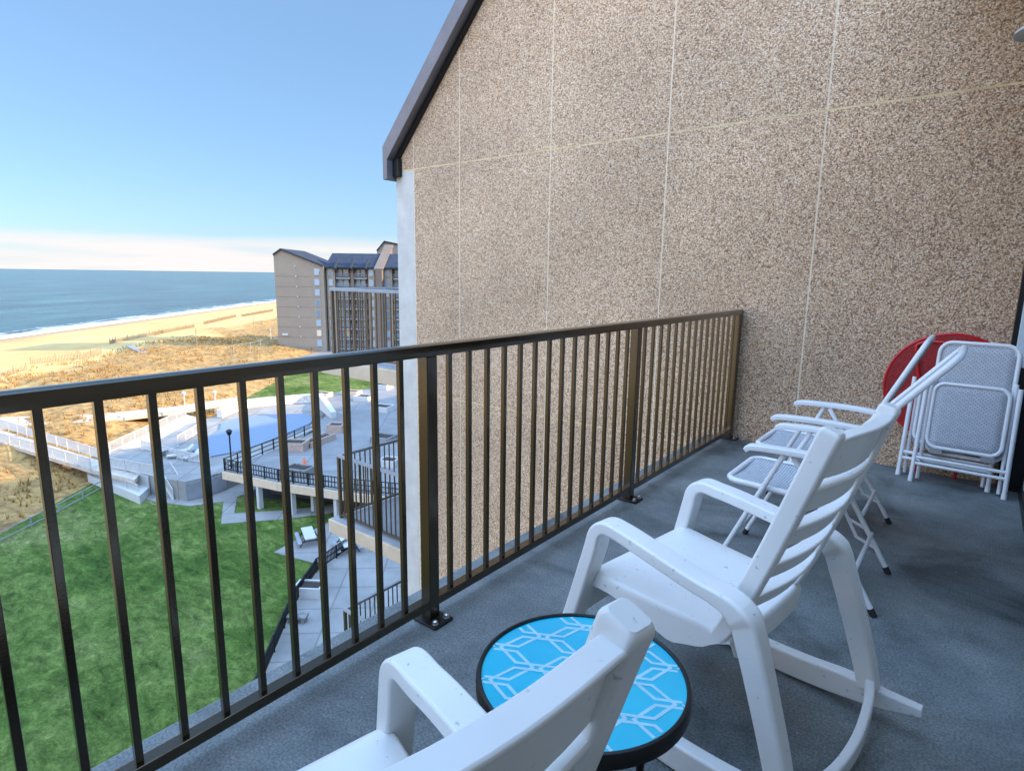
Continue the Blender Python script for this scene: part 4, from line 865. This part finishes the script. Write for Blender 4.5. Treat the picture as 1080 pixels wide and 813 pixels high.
# wing with balcony bays: fins, window columns, glazed recesses
def wall_piece(px0, px1, d0, d1, z1, mt, name):
    a, b = FT(px0, d0, 0), FT(px1, d0, 0); mb = MB(); quadbox(mb, a, b, b+fb*(d1-d0), a+fb*(d1-d0), -20, z1); return mb.build(name, mt, ft, world=True)
ze = hz(281, D2)
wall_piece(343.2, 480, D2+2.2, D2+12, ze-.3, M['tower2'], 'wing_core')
bays = [('w', 346, 354.5), ('g', 355.5, 370.5), ('s', 371, 374), ('g', 374.5, 388), ('w', 389, 396), ('f', 396.5, 403.5), ('w', 404, 414), ('g', 415, 428), ('w', 429, 440), ('f', 441, 447), ('g', 448, 470)]
for kd, x0, x1 in bays:
    if kd == 'w':
        wall_piece(x0, x1, D2, D2+2.1, ze-.2, M['tower'], 'bay_wall')
        xc = (x0+x1)/2
        for k in range(9):
            zt = hz(283+10.35*k, D2); window(xc-2.6, xc+2.6, zt-1.8, zt, D2, rw.choice([M['pane'], M['pane'], M['paneb']]))
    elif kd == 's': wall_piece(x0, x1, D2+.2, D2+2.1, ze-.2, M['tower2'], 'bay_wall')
    elif kd == 'f':
        a, b = FT(x0, D2-2.5, 0), FT(x1, D2-2.5, 0); dpt = fb*14
        z0, z1 = hz(284, D2-2.5), hz(266, D2)
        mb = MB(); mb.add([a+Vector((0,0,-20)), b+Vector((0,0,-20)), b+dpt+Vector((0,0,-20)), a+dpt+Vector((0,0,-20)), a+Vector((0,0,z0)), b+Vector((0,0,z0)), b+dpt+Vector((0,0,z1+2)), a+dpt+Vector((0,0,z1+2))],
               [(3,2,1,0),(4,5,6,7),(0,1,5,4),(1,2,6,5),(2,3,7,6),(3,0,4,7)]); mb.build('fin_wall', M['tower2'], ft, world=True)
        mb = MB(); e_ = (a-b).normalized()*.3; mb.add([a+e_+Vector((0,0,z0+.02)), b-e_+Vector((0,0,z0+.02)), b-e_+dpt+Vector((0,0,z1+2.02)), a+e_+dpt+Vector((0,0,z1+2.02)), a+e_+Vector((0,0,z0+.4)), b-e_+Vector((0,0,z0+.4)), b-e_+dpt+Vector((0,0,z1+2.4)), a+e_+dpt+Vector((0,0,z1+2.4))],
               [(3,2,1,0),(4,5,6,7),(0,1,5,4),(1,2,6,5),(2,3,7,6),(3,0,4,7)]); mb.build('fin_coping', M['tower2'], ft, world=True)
    else:
        for k in range(9):
            zt = hz(283+10.35*k, D2)
            window(x0+1.4, (x0+x1)/2-.2, zt-2.0, zt, D2+2.0, rw.choice([M['pane'], M['paneb'], M['pane']]), True, 'balcony_door')
            window((x0+x1)/2+.2, x1-1.4, zt-2.0, zt, D2+2.0, rw.choice([M['pane'], M['paneb'], M['panew'] if k > 5 else M['pane']]), True, 'balcony_door')
            a, b = FT(x0+.3, D2+.2, 0), FT(x1-.3, D2+.2, 0); mb = MB(); quadbox(mb, a, b, b+fb*1.75, a+fb*1.75, zt-2.55, zt-2.25); mb.build('balcony_slab', M['slab'], ft, world=True)
            mb = MB(); quadbox(mb, a, b, b+fb*.06, a+fb*.06, zt-1.25, zt-1.17); m_ = 14
            for q in range(m_+1):
                p = a.lerp(b, q/m_); mb.box(p.x-.03, p.x+.03, p.y-.03, p.y+.03, zt-2.24, zt-1.25)
            mb.build('balcony_rail', M['retain'], ft, world=True)
mb = MB()
for x0, x1 in ((344.0, 396.3), (403.7, 440.8), (447.2, 480)):
    a, b = FT(x0, D2-.9, ze), FT(x1, D2-.9, ze); c, d = FT(x1, D2+6.5, 0), FT(x0, D2+6.5, 0); zr = hz(267.6, D2+6.5)
    k_ = (D2-.9)/(D2+6.5); c = b+fb*7.4; d = a+fb*7.4; c.z = d.z = zr
    th_ = Vector((0, 0, -.4)); mb.add([a, b, c, d, a+th_, b+th_, c+th_, d+th_], [(0,1,2,3),(7,6,5,4),(0,4,5,1),(1,5,6,2),(2,6,7,3),(3,7,4,0)])
    e2, f2 = c+fb*7.4, d+fb*7.4; e2.z = f2.z = ze; mb.add([d, c, e2, f2, d+th_, c+th_, e2+th_, f2+th_], [(0,1,2,3),(7,6,5,4),(0,4,5,1),(1,5,6,2),(2,6,7,3),(3,7,4,0)])
mb.build('wing_roof', M['roof'], ft, world=True)
for x in (355, 371.5, 387):
    a = FT(x, D2-1.3, ze-.6); mb = MB(); mb.beam(a, a+fb*2.2+Vector((0, 0, 2.4)), .45, .9); mb.build('party_wall_cap', M['roof'], ft, world=True)
# gabled block rising behind
A = [FT(399, 176, -20), FT(440, 176, -20), FT(440, 176, hz(262, 176)), FT(407, 176, hz(256, 176)), FT(399, 176, hz(265, 176))]
back = [p+fb*12 for p in A]; mb = MB(); mb.add(A+back, [(0,1,2,3,4),(9,8,7,6,5)]+[(k, k+5, (k+1) % 5+5, (k+1) % 5) for k in range(5)]); mb.build('rear_block', M['tower'], ft, world=True)
mb = MB()
for i, j in ((2, 3), (3, 4)):
    a, b = A[i], A[j]; o = -fb*.5
    mb.add([a+o, b+o, b+fb*12.5, a+fb*12.5, a+o+up_, b+o+up_, b+fb*12.5+up_, a+fb*12.5+up_], [(0,1,2,3),(7,6,5,4),(0,4,5,1),(1,5,6,2),(2,6,7,3),(3,7,4,0)])
mb.build('rear_roof', M['roof'], ft, world=True)
# paved lot, wall and fence at its foot
path('parking_lot', [(215, 378), (262, 372), (285, 360), (292, 352), (430, 360), (430, 385), (300, 383)], -18.9, .6, M['plaza'])
mb = MB(); a, b = G(283, 365, -18.9), G(330, 368, -18.9); mb.beam(a+Vector((0, 0, .6)), b+Vector((0, 0, .6)), .3, 1.2); tag(mb.build('low_wall', M['retain']), 'low dark wall at the foot of the far apartment tower', 'wall')
guard('pole_fence', 'row of tall thin poles fencing the lot below the far tower', [(247, 377), (265, 374), (285, 369)], -18.9, 3.0, M['retain'], 5.5, 1, 0, 'fence')
for k, (x, y, z, h, lab) in enumerate(((268, 348, -19, 6.5, 'tall thin utility pole on the dunes left of the far tower'), (208, 368, -18.3, 5.5, 'thin utility pole among the dune grass, farther from the tower'), (286, 361, -18.9, 4.5, 'pale lamp pole beside the lot at the foot of the far tower'))):
    p = G(x, y, z); p.z = z-.3; t = tag(MB().tube([(0, 0, 0), (0, 0, h)], .09, 8).build('utility_pole', M['fencewood'] if k < 2 else M['white']), lab, 'pole'); t.location = p
# sand fences
sf = [((0, 398), (28, 391), 'leftmost brown slat sand fence at the edge of the beach'), ((33, 385), (82, 376), 'long thin sand fence just right of the leftmost one'), ((84, 377), (107, 372), 'short dark sand fence beside the beach crossing'), ((116, 363), (122, 361), 'tiny sand fence panel on open sand above the crossing'), ((122, 361), (205, 345), 'longest sand fence, running along the beach towards the tower'), ((163, 354), (172, 351), 'dark sand fence clump halfway along the longest fence'), ((215, 342), (249, 334), 'far sand fence nearest the tower, short of the tall pole'), ((255, 334), (288, 328), 'last faint sand fence before the tower')]
for a, b, lab in sf:
    P, Q = G(*a, -19.3), G(*b, -19.3); t = thing('sand_fence', lab, 'fence', P, 0, 'sand fences along the beach'); L = (Q-P).length; mb = MB(); m_ = int(L/.45); wob = random.Random(int(a[0]))
    for k in range(m_):
        p = P.lerp(Q, k/m_); h = 1.1+wob.uniform(-.25, .15); mb.box(p.x-.09, p.x+.09, p.y-.04, p.y+.04, p.z-.6, p.z+h)
    mb.build('slat_panel', M['fencewood'], t, world=True)
    pm = MB(); n_ = max(2, int(L/6))
    for k in range(n_+1):
        p = P.lerp(Q, k/n_); MB().box(p.x-.07, p.x+.07, p.y-.07, p.y+.07, p.z-.6, p.z+1.6).build('post', M['fencewood'], t, world=True)
    
# beach crossing
path('beach_crossing', [(132, 364), (137, 363.5), (156, 371), (148, 372)], -18.0, .3, M['retain'])
